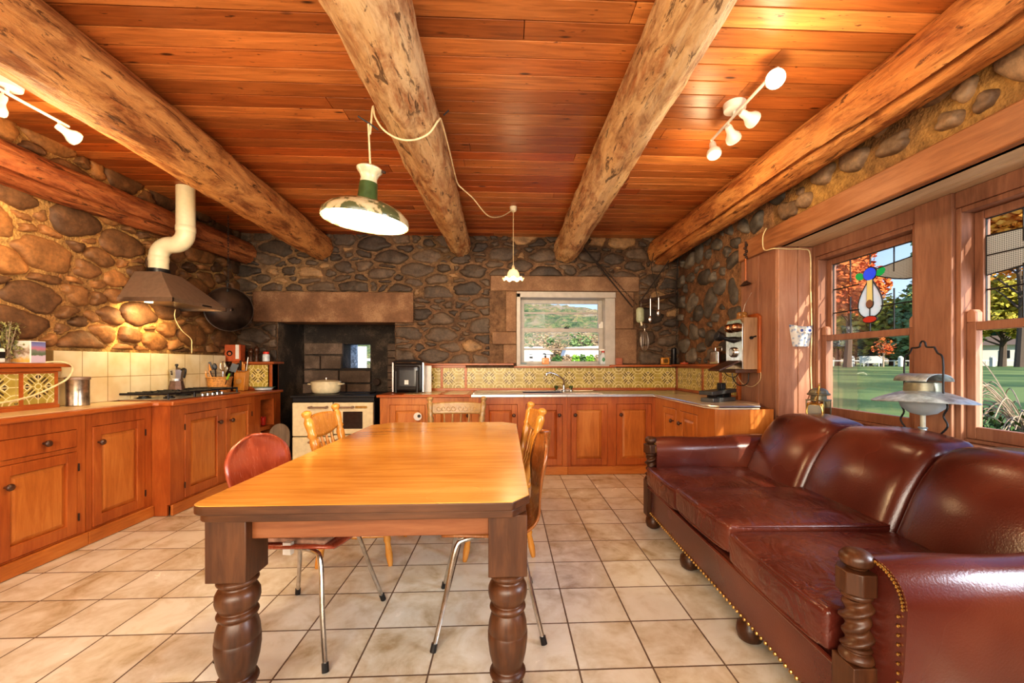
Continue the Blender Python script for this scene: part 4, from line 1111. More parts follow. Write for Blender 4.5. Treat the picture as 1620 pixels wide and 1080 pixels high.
# ------------------------------------------------------------------ range cooker in the hearth
SX0, SX1, SY = at(463, 660, Y=4.68).x, at(592, 660, Y=4.68).x, 4.68
st = thing('range_cooker', 'cream enamelled range cooker with black top in the stone hearth', 'stove', (SX0, SY, 0)); sw = SX1-SX0
b = MB(); b.box(.0, sw, .02, .6, .08, .80); b.box(.02, sw-.02, .05, .58, .002, .08); b.build('body', MT['black'], st, bevel=.004)
b = MB(); b.box(-.015, sw+.015, -.03, .62, .845, .87); b.build('top_plate', MT['iron'], st, bevel=.006)
b = MB(); b.box(.0, sw, -.0, .6, .80, .845); b.build('front_rail', MT['iron'], st, bevel=.004)
dw = sw/2; W2 = sw*.5
for (x0, x1, z0, z1, win) in ((.005, W2-.005, .42, .79, 0), (W2+.005, sw-.005, .44, .79, 1), (.005, W2-.005, .09, .41, 0), (W2+.005, sw-.005, .09, .43, 0)):
    b = MB(); b.box(x0, x1, -.022, .018, z0, z1); d = b.build('door', MT['cream'], st, bevel=.008)
    hy = z1-.05
    hx = (x1-.02 if x0 < .1 and z0 > .4 else x0+.22, ) [0]
    hx0_, hx1_ = (W2-.25, W2-.04) if x0 < .1 else (W2+.04, W2+.24)
    b = MB(); b.tube([(hx0_, -.065, hy), (hx1_, -.065, hy)], .010, 10)
    for q in (hx0_+.02, hx1_-.02): b.tube([(q, -.02, hy), (q, -.07, hy)], .014, 8)
    b.build('handle', MT['darksteel'], d)
    if win:
        b = MB(); b.box(W2+.11, sw-.12, -.026, -.02, .50, .69); b.build('oven_window', plain('dark oven glass', (.03,.022,.02), .08), d, bevel=.004)
        b = MB(); b.box(sw-.20, sw-.07, -.028, -.02, .725, .75); b.build('badge', MT['brass'], d, bevel=.005)
# warm light comes from elsewhere; tray on the range
b = MB(); b.box(-.17, .17, -.11, .11, 0, .008); b.tube([(-.17,-.11,.012),(.17,-.11,.012),(.17,.11,.012),(-.17,.11,.012)], .006, 6, closed=True)
tag(b.build('griddle_tray', MT['iron'], loc=(SX1-.26, SY+.24, .871)), 'flat black tray on the right side of the range top', 'tray')
pt = thing('casserole_pot', 'oval cream casserole pot with lid standing on the range', 'pot', (at(516, 615, Y=4.98).x, 4.98, .871))
E_ = lambda j, t, r, h: (r*(1+.12*abs(math.cos(t))), h)
b = MB(); b.lathe([(.115,0),(.135,.02),(.143,.06),(.146,.125),(.135,.125),(.13,.02)], 32, wave=E_); b.build('pot_body', MT['cream'], pt, smooth=50)
b = MB(); b.lathe([(.150,.127),(.150,.136),(.12,.150),(.06,.158),(.001,.160)], 32, wave=E_); l = b.build('lid', MT['cream'], pt, smooth=50)
b = MB(); b.lathe([(.008,.158),(.007,.168),(.018,.174),(.018,.182),(.001,.185)], 14); b.build('lid_knob', MT['steel'], l)
for sg in (-1, 1):
    b = MB(); b.tube(smooth_path([(sg*.155,-.04,.108),(sg*.195,-.03,.110),(sg*.198,.03,.110),(sg*.155,.04,.108)], 5), .009, 8); b.build('pot_handle', MT['cream'], pt)

# cutting boards leaning between the left cabinet and the range
bd = thing('breadboard', 'grey brown round topped wooden board leaning beside the range', 'board', (-2.535, 4.72, .0), .15)
b = MB(); prf = [(-.10,0),(.10,0),(.11,.3)]+[(.11*math.cos(t), .42+.13*math.sin(t)) for t in (PI*k/12 for k in range(13))]+[(-.11,.3)]
b.mat = Matrix.Rotation(-.12, 4, 'X'); b.prism(prf, 0, .02, 'Y'); b.mat = None
b.build('board', wood('grey weathered board', (.10,.065,.04), (.2,.14,.09), (.3,.22,.14), 'Z', .6), bd, bevel=.004)

# ------------------------------------------------------------------ table
TX0, TX1, TY0, TY1, TZ = -.985, .082, 1.355, 3.205, .77
tb = thing('dining_table', 'big honey coloured dining table with dark turned legs', 'table', ((TX0+TX1)/2, (TY0+TY1)/2, 0))
hx, hy = (TX1-TX0)/2, (TY1-TY0)/2
def outline(g):
    P = []
    P += [(-hx-.022+g+.055-.055*math.sin(t), -hy-.01+g+.055-.055*math.cos(t)) for t in (PI/2*(1-k/6) for k in range(7))]
    P += [(hx-.06, -hy-.01+g), (hx-g, -hy+.065), (hx-g, hy-.10), (hx-.10, hy-g), (-hx+.12, hy-g), (-hx+g, hy-.12)]
    return P
b = MB(); b.prism(outline(0), TZ-.030, TZ); o = b.build('tabletop', [MT['tabletop'], MT['darkX']], tb, bevel=.004)
for f in o.data.polygons:
    if abs(f.normal.z) < .5 or f.normal.z < 0: f.material_index = 1
b = MB(); b.prism(outline(.012), TZ-.056, TZ-.0305); b.build('underframe_board', MT['darkX'], tb, bevel=.003)
b = MB(); i = .135
b.box(-hx+i, hx-i, -hy+.065, -hy+.09, TZ-.135, TZ-.0565); b.box(-hx+i, hx-i, hy-.09, hy-.065, TZ-.135, TZ-.0565)
b.box(-hx+.055, -hx+.08, -hy+i, hy-i, TZ-.135, TZ-.0565); b.box(hx-.08, hx-.055, -hy+i, hy-i, TZ-.135, TZ-.0565)
b.build('apron', wood('brown apron', (.09,.03,.012), (.19,.065,.024), (.27,.11,.045), 'X', .35), tb, bevel=.004)
leg_prof = [(.040,0),(.046,.012),(.046,.03),(.036,.045),(.040,.07),(.052,.085),(.056,.10),(.050,.115),(.043,.122),(.043,.128),(.060,.137),(.064,.148),(.060,.158),(.050,.165),(.050,.172),
 (.057,.19),(.064,.22),(.069,.26),(.069,.29),(.0665,.293),(.068,.296),(.066,.32),(.060,.345),(.052,.362),(.060,.368),(.064,.376),(.060,.385),(.052,.39),(.055,.396),(.064,.408),(.068,.425),(.067,.445),(.060,.46),(.049,.468),(.049,.474),(.062,.482),(.064,.49),(.058,.499),(.050,.503)]
for (sx_, sy_) in ((-1,-1),(1,-1),(-1,1),(1,1)):
    cx_, cy_ = sx_*(hx-.075), sy_*(hy-.095)
    b = MB(); b.lathe(leg_prof, 28, c=(cx_, cy_, 0)); b.box(cx_-.065, cx_+.065, cy_-.065, cy_+.065, .505, TZ-.0565)
    b.build('leg', MT['darkZ'], tb, smooth=40, bevel=.003)

# ------------------------------------------------------------------ chairs
def shell_chair(label, loc, rz, mat):
    t = thing('shell_chair', label, 'chair', loc, rz)
    prof = [(.205,.430,.15),(.20,.445,.175),(.12,.452,.198),(0,.447,.205),(-.10,.440,.195),(-.165,.445,.175),(-.215,.475,.150),(-.238,.53,.140),(-.25,.60,.155),(-.262,.67,.183),(-.275,.74,.198),(-.288,.80,.190),(-.297,.845,.150),(-.302,.872,.095),(-.304,.884,.03)]
    pr = smooth_path([Vector(p) for p in prof], 3)
    def f(u, v):
        k = u*(len(pr)-1); i = min(int(k), len(pr)-2); p = pr[i].lerp(pr[i+1], k-i); w = p.z*(v*2-1); q = (v*2-1)**2
        back = max(0, min(1, (p.y-.5)/.2))
        return (p.x+.035*q*back, w, p.y+.012*q*(1-back))
    b = MB(); b.grid(f, 42, 14); b.build('seat_shell', mat, t, smooth=180, solid=.011, recalc=False)
    b = MB()
    for sg in (-1, 1): b.tube([(-.17,sg*.12,.428),(.14,sg*.12,.432)], .009, 8)
    b.tube([(-.10,-.12,.428),(-.10,.12,.428)], .009, 8); b.tube([(.10,-.12,.432),(.10,.12,.432)], .009, 8); b.build('seat_frame', MT['chrome'], t)
    for (fx_, sy) in ((1,-1),(1,1),(-1,-1),(-1,1)):
        p = [(fx_*.02,sy*.12,.425),(fx_*.11,sy*.135,.42),(fx_*.150,sy*.15,.385),(fx_*.19,sy*.20,.2),(fx_*.235,sy*.25,.012)]
        b = MB(); b.tube(smooth_path(p, 5), .0105, 10); lg = b.build('leg', MT['chrome'], t)
        e = Vector(p[-1]); b = MB(); b.tube([e+Vector((-fx_*.004,-sy*.005,.022)), e+Vector((fx_*.003,sy*.003,-.01))], .0135, 10); b.build('rubber_foot', MT['black'], lg)
    return t
shell_chair('worn red brown plywood chair with chrome legs left of the table', (-.905, 1.955, 0), -.16, MT['plyred'])
shell_chair('brown bentwood plywood chair with chrome legs right of the table', (-.085, 2.03, 0), PI+.06, MT['plybrown'])
def country_chair(label, loc, rz, m, crest, bw=.215, H=.94, carved=False):
    t = thing('turned_chair', label, 'chair', loc, rz)
    def sf(p):
        k = p.x/.21; w = 1-.10*(1-k)*.5
        return Vector((p.x, p.y*w, p.z-(.012*(1-min(1, (p.x/.17)**2))*(1-min(1, (p.y/.17)**2)) if p.z > 0 else 0)))
    b = MB(); b.rbox(.205, .215, .02, .018, 8, fn=sf); b.build('seat', m, t, smooth=60, loc=(0,0,.445))
    for (ax_, ay_) in ((1,-1),(1,1),(-1,-1),(-1,1)):
        p0 = Vector((ax_*.14, ay_*.14, .43)); p1 = Vector((ax_*.215, ay_*.215, 0))
        rs = [(0,.015),(.08,.019),(.16,.014),(.2,.022),(.24,.015),(.36,.023),(.5,.026),(.6,.018),(.66,.023),(.7,.016),(.85,.021),(.95,.017),(1,.012)]
        b = MB(); b.tube([p0.lerp(p1, q[0]) for q in rs], [q[1] for q in rs], 14); b.build('leg', m, t, smooth=60)
    for sg in (-1, 1):
        b = MB(); a_, c_ = Vector((.185,sg*.185,.17)), Vector((-.185,sg*.185,.17)); b.tube([a_.lerp(c_, q) for q in (0,.2,.35,.5,.65,.8,1)], [.009,.012,.010,.016,.010,.012,.009], 10); b.build('stretcher', m, t)
    b = MB(); b.tube([(0,-.185,.17),(0,-.09,.17),(0,0,.17),(0,.09,.17),(0,.185,.17)], [.009,.012,.015,.012,.009], 10); b.build('stretcher', m, t)
    for sg in (-1, 1):
        p0 = Vector((-.165, sg*bw*.88, .45)); p1 = Vector((-.275, sg*(bw+.012), H))
        rs = [(0,.014),(.1,.018),(.2,.020),(.28,.014),(.31,.021),(.34,.014),(.45,.019),(.62,.022),(.66,.016),(.69,.024),(.73,.018),(.8,.021),(.86,.023),(.89,.017),(.915,.014),(.94,.022),(.965,.024),(.985,.02),(1,.006)]
        b = MB(); b.tube([p0.lerp(p1, q[0]) for q in rs], [q[1]*1.22 for q in rs], 14); b.build('back_post', m, t, smooth=60)
    def cr(u, v):
        y = (u*2-1)*bw; k = 1-(u*2-1)**2
        zt = H-.055+.018*k if not carved else H-.06+.012*k; zb = H-.165-.03*(abs(u*2-1)**3)*-1-.02*k if not carved else H-.15+.0*k
        z = zb+(zt-zb)*v; x = -.165-.11*(z-.45)/(H-.45)-.030*k
        return (x, y, z)
    b = MB(); b.grid(cr, 18, 8); b.build('crest_rail', crest, t, smooth=180, solid=.02, recalc=False)
    if carved:
        b = MB()
        for sg in (-1, 1):
            for q in range(4):
                y0_ = sg*(.03+q*.042); zc = H-.105
                pp = [(0, y0_+.022*math.cos(w)*(.4+.6*w/6), zc+.024*math.sin(w)*(.4+.6*w/6)) for w in [j*.5 for j in range(14)]]
                pp = [(-.165-.11*(z_-.45)/(H-.45)-.030*(1-(y_/bw)**2)+.012, y_, z_) for (_, y_, z_) in pp]
                b.tube(pp, .0025, 5)
        b.build('carving', crest, t)
    for q in (-.11,-.037,.037,.11):
        z1 = H-.15; b = MB(); p0 = Vector((-.175, q*.8, .45)); k = 1-(q/bw)**2; p1 = Vector((-.165-.11*(z1-.45)/(H-.45)-.03*k, q, z1))
        rs = [(0,.007),(.25,.011),(.4,.007),(.46,.013),(.5,.008),(.7,.012),(.85,.008),(1,.007)]
        b.tube([p0.lerp(p1, w[0]) for w in rs], [w[1] for w in rs], 10); b.build('spindle', m, t, smooth=60)
    return t
country_chair('honey pine spindle chair with pale crest, left of the table by the range', (-.915, 2.74, 0), .03, MT['pine'], MT['pine'])
country_chair('honey pine spindle chair seen edge-on at the right side of the table', (-.06, 2.80, 0), PI+.10, MT['pine'], MT['pine'])
country_chair('carved tan pressed-back chair at the far end of the table', (-.43, 3.40, 0), -PI/2, MT['carved'], MT['carved'], bw=.225, H=.93, carved=True)
# cushions
b = MB(); b.rbox(.17, .17, .010, .009, 8, fn=lambda p: p+Vector((0,0,.004*mn.noise(p*14))))
cu = plain('patchwork cloth', (.42,.25,.18), .9, var=.5, scale=18)
tag(b.build('seat_pad', cu, loc=(-.895, 1.955, .4705), rot=(0,0,-.16)), 'flat brownish pad on the red plywood chair', 'seat pad')
c_ = bpy.data.objects['seat_pad']
b = MB(); b.box(.0, .035, -.195, -.172, -.045, .005); tag(b.build('care_tag', MT['paper'], c_), 'white tag')
b = MB(); b.rbox(.16, .16, .010, .009, 8, fn=lambda p: p+Vector((0,0,.004*mn.noise(p*14))))
tag(b.build('seat_pad', plain('teal cloth', (.02,.22,.17), .9, var=.3), loc=(-.14, 2.03, .4705), rot=(0,0,.05)), 'thin teal pad on the brown plywood chair', 'seat pad')

# ------------------------------------------------------------------ sofa
SR = -.029
sf_ = thing('leather_sofa', 'oxblood leather three seat sofa with barley twist posts by the windows', 'sofa', (.985, 1.10, 0), SR)
L = 2.0; D = 1.08
b = MB(); b.rbox(D/2-.02, L/2-.03, .105, .02, 10, c=(D/2, L/2, .215)); b.build('base', MT['leather'], sf_, smooth=60)
b = MB(); b.tube([(.003,.05,.318),(.003,L-.05,.318)], .008, 8); b.build('base_piping', MT['leather'], sf_)
b = MB(); n = int((L-.12)/.024)
n = int((L-.12)/.03)
for k in range(n): b.ball((.018,.06+k*.03,.125), .0075, 8, 5)
tag(b.build('nailhead_trim', MT['brass'], sf_), 'line of brass nailheads')
for (x, yv) in ((.055,.065),(.07,.68),(.07,1.32),(.055,1.935),(.98,.08),(.98,1.92)):
    b = MB(); b.lathe([(.025,0),(.048,.015),(.056,.045),(.052,.075),(.03,.095),(.03,.112)], 18, c=(x, yv, 0)); b.build('bun_foot', MT['darkZ'], sf_, smooth=60)
def cushion(y0, y1, x1, lift, seed, sag=.0, twist=0):
    hx_, hy_, hz_ = x1/2, (y1-y0)/2-.004, .066
    def fn(p):
        u, v = p.x/hx_, p.y/hy_; k = max(0, 1-u*u)*max(0, 1-v*v)
        z = p.z + (.028*k if p.z > 0 else 0)
        w = .010*mn.noise(Vector((p.x*5+seed, p.y*3.5, seed)))+.005*mn.noise(Vector((p.x*14, p.y*9, seed)))
        if p.z > 0: z += w*min(1, k*2.5+.15)
        sgn = (1 if p.z > 0 else -1)
        return Vector((p.x+.012*(1-v*v)*(1 if u > 0 else -1)*abs(u)+twist*p.y, p.y, z))
    b = MB(); b.rbox(hx_, hy_, hz_, .022, 22, fn=fn, c=(x1/2-.01, (y0+y1)/2, .335+hz_+lift)); o = b.build('seat_cushion', MT['leatherw'], sf_, smooth=180)
    b = MB()
    for zz in (hz_-.008, -hz_+.008):
        pts = []
        for k in range(96):
            t = 2*PI*k/96; u, v = math.cos(t), math.sin(t); m_ = (abs(u)**14+abs(v)**14)**(-1/14)
            q = fn(Vector((u*m_*(hx_-.004), v*m_*(hy_-.004), -.01))); q.z = zz; pts.append(q+Vector((x1/2-.01, (y0+y1)/2, .335+hz_+lift)))
        b.tube(pts, .0055, 6, closed=True)
    b.build('piping', MT['leather'], o)
cushion(.12, .72, .78, .0, 3)
cushion(.725, 1.32, .80, .022, 8, twist=-.03)
cushion(1.325, 1.90, .74, .0, 15)
def back_cush(y0, y1, seed):
    hy_ = (y1-y0)/2+.004; hz_ = .255; hx_ = .13
    def fn(p):
        v, w = p.y/hy_, p.z/hz_
        x = p.x-(.045*max(0, 1-v*v)*max(0, 1-w*w*.8) if p.x < 0 else 0)
        z = p.z+(.035*(1-v*v)*max(0, w)); y = p.y*(1-.04*max(0, w)**3)
        # lean back, roll the top over
        x += .22*(w*.5+.5)+.05*max(0, w)**2; x += .004*mn.noise(Vector((y*5, z*5, seed)))
        return Vector((x, y, z))
    b = MB(); b.rbox(hx_, hy_, hz_, .062, 14, fn=fn, c=(.80, (y0+y1)/2, .56+.03)); return b.build('back_cushion', MT['leather'], sf_, smooth=180)
back_cush(.10, .71, 1); back_cush(.715, 1.315, 2); back_cush(1.32, 1.90, 3)
b = MB(); b.rbox(.06, L/2-.06, .30, .04, 8, c=(1.06, L/2, .44)); b.build('back_panel', MT['leather'], sf_, smooth=60)
for (yc, sg) in ((.03, -1), (1.965, 1)):
    # rolled arm, outer panel
    b = MB(); def_n = 30
    ringpts = []
    for i_ in range(13):
        x = .06+i_/12*.92; r_ = .098+.006*math.sin(i_*.9); zt = .575+(.03*(i_/12)**2)
        ring = []
        for k in range(24):
            t = 2*PI*k/24; yy_ = yc+r_*1.0*math.cos(t); zz_ = zt+r_*.95*math.sin(t)
            if math.sin(t) < -.1:
                f_ = (-math.sin(t)-.1)/.9; yy_ = yc+math.cos(t)*(r_*(1-.35*f_)); zz_ = zt-.09-f_*(zt-.09-.10)
            ring.append(b._v((x, yy_, zz_)))
        ringpts.append(ring)
    for A, B in zip(ringpts, ringpts[1:]):
        for k in range(24): b._f([A[k], A[(k+1) % 24], B[(k+1) % 24], B[k]])
    b._f(list(reversed(ringpts[0]))); b._f(ringpts[-1])
    b.build('arm', MT['leather'], sf_, smooth=50)
    b = MB()
    for k in range(30):
        t = PI*k/29; b.ball((.056, yc+.088*math.cos(t), .575+.085*math.sin(t)), .005, 6, 4)
    for k in range(16): b.ball((.056, yc+.075*sg, .55-k*.025), .005, 6, 4)
    b.build('arm_nailheads', MT['brass'], sf_)
    # barley twist post
    px_, py_ = .035, yc-sg*.035
    p = thing  # placeholder
    b = MB()
    b.prism([(px_-.042,py_-.042),(px_+.042,py_-.042),(px_+.042,py_+.042),(px_-.042,py_+.042)], .10, .36)
    b.lathe([(.042,.362),(.045,.372),(.040,.382),(.030,.390),(.040,.398),(.034,.405)], 20, c=(px_,py_,0))
    rings = []
    for i_ in range(41):
        z_ = .405+i_/40*.135; tw_ = i_/40*2*PI*1.6; env = .034
        rings.append([b._v((px_+(env+.007*math.cos(2*(t-tw_)))*math.cos(t)-.004*math.cos(tw_), py_+(env+.007*math.cos(2*(t-tw_)))*math.sin(t)-.004*math.sin(tw_), z_)) for t in (2*PI*k/24 for k in range(24))])
    for A, B in zip(rings, rings[1:]):
        for k in range(24): b._f([A[k], A[(k+1) % 24], B[(k+1) % 24], B[k]])
    b.lathe([(.032,.538),(.040,.546),(.040,.554),(.032,.56)], 20, c=(px_,py_,0))
    s8 = [(px_+.052*math.cos(PI/8+PI*k/4), py_+.052*math.sin(PI/8+PI*k/4)) for k in range(8)]
    b.prism(s8, .561, .625)
    b.lathe([(.026,.625),(.026,.632),(.038,.638),(.043,.650),(.042,.662),(.034,.672),(.022,.679),(.001,.682)], 22, c=(px_,py_,0))
    b.build('arm_post', MT['darkZ'], sf_, smooth=40, bevel=.003)
# ------------------------------------------------------------------ range hood, duct
hd = thing('range_hood', 'brown steel pyramid range hood on the left stone wall', 'range hood', (LX+.03, 3.93, 1.74))
b = MB(); y0, y1, x1 = -.31, .33, .40
x1 = -2.79-(LX+.03); y0 = -.34
b.hexa([(0,y0,.035),(x1,y0,.035),(x1,y1,.035),(0,y1,.035),(0,-.18,.285),(.22,-.18,.285),(.22,.06,.285),(0,.06,.285)]); b.build('canopy', MT['darksteel'], hd, smooth=0, bevel=.003)
b = MB(); b.box(0, x1+.005, y0-.005, y0+.012, 0, .034); b.box(0, x1+.005, y1-.012, y1+.005, 0, .034); b.box(x1-.012, x1+.005, y0, y1, 0, .034); b.box(.0, x1-.01, y0+.01, y1-.01, .02, .03); b.build('rim', MT['steel'], hd, smooth=0)
b = MB(); b.box(x1+.004, x1+.008, .0, .12, .008, .022); b.build('switch_strip', MT['black'], hd)
b = MB(); b.lathe([(.03,0),(.03,-.008),(.001,-.010)], 14, c=(.12,-.18,.02)); b.build('hood_lamp', emit('hood lamp glow', (1,.75,.4), 6), hd)
b = MB(); b.lathe([(.083,.28),(.083,.325)], 24, c=(.115,-.07,0)); b.build('collar', MT['black'], hd)
dc = thing('duct_pipe', 'cream plastic duct pipe bending up from the range hood', 'pipe', (LX+.145, 3.86, 2.055))
dx = .235
Rb = .112
path = [(0,0,0),(0,0,.12)]+[(Rb-Rb*math.cos(q),0,.12+Rb*math.sin(q)) for q in (PI/2*k/10 for k in range(1,11))]+[(dx-Rb+Rb*math.sin(q),0,.12+2*Rb-Rb*math.cos(q)) for q in (PI/2*k/10 for k in range(0,11))]+[(dx,0,.50),(dx,0,CZ-2.055-.002)]
b = MB(); b.tube(path, .072, 28); b.build('pipe', MT['pvc'], dc, smooth=60)
for (z0, z1, x_) in ((.08,.125,0),(.35,.40,dx)):
    b = MB(); b.lathe([(.073,z0),(.0755,z0+.003),(.0755,z1-.003),(.073,z1)], 28, c=(x_,0,0)); b.build('coupling', MT['pvc'], dc, smooth=40)
b = MB(); b.tube(smooth_path([(LX+.09,4.12,1.74),(LX+.085,4.12,1.66),(LX+.085,4.20,1.55),(LX+.08,4.33,1.47),(LX+.08,4.34,1.40),(LX+.08,4.34,1.325)], 5), .004, 6)
tag(b.build('power_cord', MT['creamcord']), 'thin cream cable hanging from the range hood to the tiles', 'cord')

# ------------------------------------------------------------------ gas hob
hb = thing('gas_hob', 'five burner gas hob with black cast iron grates', 'hob', (-3.015, 4.10, ZW))
b = MB(); b.box(-.235, .235, -.55, .37, 0, .008); b.build('hob_plate', MT['steel'], hb, bevel=.003)
for i, (yy, hw) in enumerate(((-.385,.145),(-.09,.145),(.205,.145))):
    b = MB(); g = .052
    b.tube([(-.21,yy-hw,g),(.21,yy-hw,g),(.21,yy+hw,g),(-.21,yy+hw,g)], .011, 6, closed=True)
    for q in (-.5, 0, .5):
        b.tube([(-.21, yy+hw*q, g+.003), (-.04, yy+hw*q, g+.003)], .010, 6); b.tube([(.04, yy+hw*q, g+.003), (.21, yy+hw*q, g+.003)], .010, 6)
    for q in (-.105, .105): b.tube([(q,yy-hw,g+.003),(q,yy-.03,g+.003)], .010, 6); b.tube([(q,yy+.03,g+.003),(q,yy+hw,g+.003)], .010, 6)
    for (a_, c_) in ((-1,-1),(1,-1),(1,1),(-1,1)): b.tube([(a_*.21,yy+c_*hw,g),(a_*.21,yy+c_*hw,.008)], .008, 6)
    b.build('grate', MT['iron'], hb)
for (x_, yy, r_) in ((-.105,-.385,.035),(.105,-.385,.028),(0,-.09,.05),(-.105,.205,.03),(.105,.205,.036)):
    b = MB(); b.lathe([(r_+.012,.008),(r_+.012,.016),(r_,.018),(r_,.027),(.001,.029)], 18, c=(x_,yy,0)); b.build('burner', MT['iron'], hb)
for q in range(5):
    b = MB(); b.lathe([(.018,.008),(.016,.028),(.001,.029)], 12, c=(.21, -.14+q*.065, 0)); b.build('control_knob', MT['steel'], hb)
# moka pot
mk = thing('moka_pot', 'silver octagonal moka coffee pot with black handle on the hob', 'coffee pot', (-3.12, 4.07, ZW+.0535), -.3)
b = MB(); b.lathe([(.062,0),(.064,.004),(.050,.085),(.050,.09)], 8); b.build('boiler', plain('burnt aluminium', (.16,.10,.08), .45, .7), mk, smooth=20)
b = MB(); b.lathe([(.052,.090),(.053,.110)], 24); b.build('collar', MT['steel'], mk)
b = MB(); b.lathe([(.047,.110),(.062,.195),(.060,.195),(.02,.215),(.001,.217)], 8); b.poly([(-.055,-.012,.195),(-.055,.012,.195),(-.085,0,.200)]); b.poly([(-.055,-.012,.195),(-.085,0,.2),(-.052,0,.150)]); b.poly([(-.055,.012,.195),(-.052,0,.150),(-.085,0,.2)])
b.build('top_chamber', MT['steel'], mk, smooth=20, recalc=False)
b = MB(); b.lathe([(.008,.217),(.009,.228),(.015,.235),(.013,.248),(.001,.25)], 10); b.build('lid_knob', MT['black'], mk)
b = MB(); b.tube(smooth_path([(.060,0,.195),(.088,0,.205),(.110,0,.195),(.107,0,.16),(.092,0,.12)], 5), [.009]*21, 8); b.build('handle', MT['black'], mk)
b = MB()
b.mat = Matrix.Rotation(PI, 4, 'Z')
b.mat = None
# little black figure mark: hat, head and coat, plus lettering bar
def face_pt(u, v): return (.012+u, -.0535-(v-.15)*.13, v)
b.poly([face_pt(-.008,.176), face_pt(.008,.176), face_pt(.006,.184), face_pt(-.006,.184)]); b.poly([face_pt(-.004,.166), face_pt(.004,.166), face_pt(.004,.174), face_pt(-.004,.174)])
b.poly([face_pt(-.009,.145), face_pt(.009,.145), face_pt(.004,.164), face_pt(-.004,.164)]); b.build('maker_mark', MT['black'], mk, smooth=0)
# tin canister
cn = thing('tin_canister', 'dented silver tin canister on the left worktop', 'canister', (-3.09, 3.13, ZW+.003))
b = MB(); b.lathe([(.062,0),(.064,.003),(.062,.008),(.062,.188),(.064,.192)], 30, wave=lambda j,t,r,h: (r*(1+.012*mn.noise(Vector((math.cos(t)*2,math.sin(t)*2,h*14)))), h)); b.build('can', plain('aged tin plate', (.50,.43,.33), .28, .9, var=.3, scale=25), cn, smooth=40)
b = MB(); b.lathe([(.066,.186),(.068,.189),(.068,.205),(.062,.208),(.001,.210)], 30); b.build('lid', MT['darksteel'], cn)
# basket and utensils
bk = thing('wicker_basket', 'small round wicker basket holding kitchen utensils', 'basket', (-3.08, 4.60, ZW+.001))
R = random.Random(3)
def wv(j, t, r, h): return (r*(1+.035*math.sin(t*12+PI*(j%2))), h)
b = MB(); b.lathe([(.095+.018*(j/16), j*.0095) for j in range(17)], 72, wave=wv, caps=False); b.lathe([(.09,.001),(.001,.002)], 30, caps=False)
b.lathe([(.118,.150),(.122,.157),(.117,.164),(.108,.16)], 40)
b.build('woven_basket', plain('wicker cane', (.50,.24,.07), .6, var=.3, scale=60), bk, smooth=60)
def utensil(nm, label, cat, dx_, dy_, ang, azi, ln, head, hm, mat, mat2):
    o = thing(nm, label, cat, (-3.08+dx_, 4.60+dy_, ZW+.02)); M4 = Matrix.Rotation(azi, 4, 'Z') @ Matrix.Rotation(ang, 4, 'Y')
    b = MB(); b.mat = M4; b.tube([(0,0,0),(0,0,ln)], .0065, 8); b.build('shaft', mat, o)
    b = MB(); b.mat = M4 @ Matrix.Translation((0,0,ln))
    if head == 'spoon': b.ball((0,0,.035), .03, 12, 8, (.75,.25,1.25))
    elif head == 'turner': b.box(-.032,.032,-.003,.003,0,.09)
    elif head == 'whisk':
        for k in range(6):
            a_ = k*PI/6; b.tube([(.0,0,0)]+[(.03*math.sin(t)*math.cos(a_), .03*math.sin(t)*math.sin(a_), .055-.055*math.cos(t)) for t in (PI*j/10 for j in range(1,20))], .0012, 4)
    else: b.tube([(0,0,0),(0,0,.07)], [.011,.009], 8)
    b.build('head', mat2, o); return o
utensil('wooden_spoon','tan wooden spoon leaning left in the wicker basket','spoon',-.02,-.03,-.50,.25,.19,'spoon',0,MT['pine'],MT['pine'])
utensil('wooden_spatula','flat wooden spatula leaning left in the wicker basket','spatula',-.03,.0,-.36,.1,.22,'turner',0,MT['pine'],MT['pine'])
utensil('black_ladle','black plastic ladle in the middle of the wicker basket','ladle',.0,-.03,-.10,.6,.22,'spoon',0,MT['black'],MT['black'])
utensil('black_spatula','black slotted spatula at the left of the wicker basket','spatula',-.04,.02,-.28,.4,.22,'turner',0,MT['black'],MT['black'])
utensil('wire_whisk','wire whisk rising behind the black ladle','whisk',.01,.03,.02,1.2,.20,'whisk',0,MT['steel'],MT['steel'])
utensil('serving_spoon','steel serving spoon at the right of the wicker basket','spoon',.03,-.02,.28,-.3,.20,'spoon',0,MT['steel'],MT['steel'])
utensil('vegetable_peeler','green handled peeler leaning right in the wicker basket','peeler',.05,-.03,.55,-.4,.14,'handle',0,MT['steel'],plain('lime green plastic',(.25,.50,.06),.35))
utensil('black_turner','black plastic turner leaning right behind the steel spoon','spatula',.03,.03,.34,.5,.21,'turner',0,MT['black'],MT['black'])
# knife block
kb = thing('knife_block', 'pale wooden knife block beside the wicker basket', 'knife block', (at(381,600,Y=4.86).x, 4.86, ZW+.001), .05)
b = MB(); b.hexa([(-.06,-.05,0),(.06,-.05,0),(.06,.04,0),(-.06,.04,0),(-.055,-.03,.205),(.065,-.03,.205),(.065,.06,.235),(-.055,.06,.235)]); b.build('block', MT['pine'], kb, bevel=.004)
for i, (x_, h_, m_) in enumerate(((-.035,.09,'black'),(-.012,.12,'black'),(.012,.10,'pine'),(.03,.08,'pine'))):
    k_ = thing('kitchen_knife', ('black handled knife, leftmost in the knife block','tall black handled knife second from the left in the knife block','pale wooden handled knife in the knife block','short wooden handled knife at the right of the knife block')[i], 'knife', (kb.location.x+x_, 4.872, ZW+.225))
    b = MB(); b.box(-.008,.008,-.006,.006,.003,h_); b.build('handle', MT[m_], k_, bevel=.003)
    b = MB(); b.box(-.007,.007,-.001,.001,-.03,.003); b.build('blade', MT['steel'], k_)
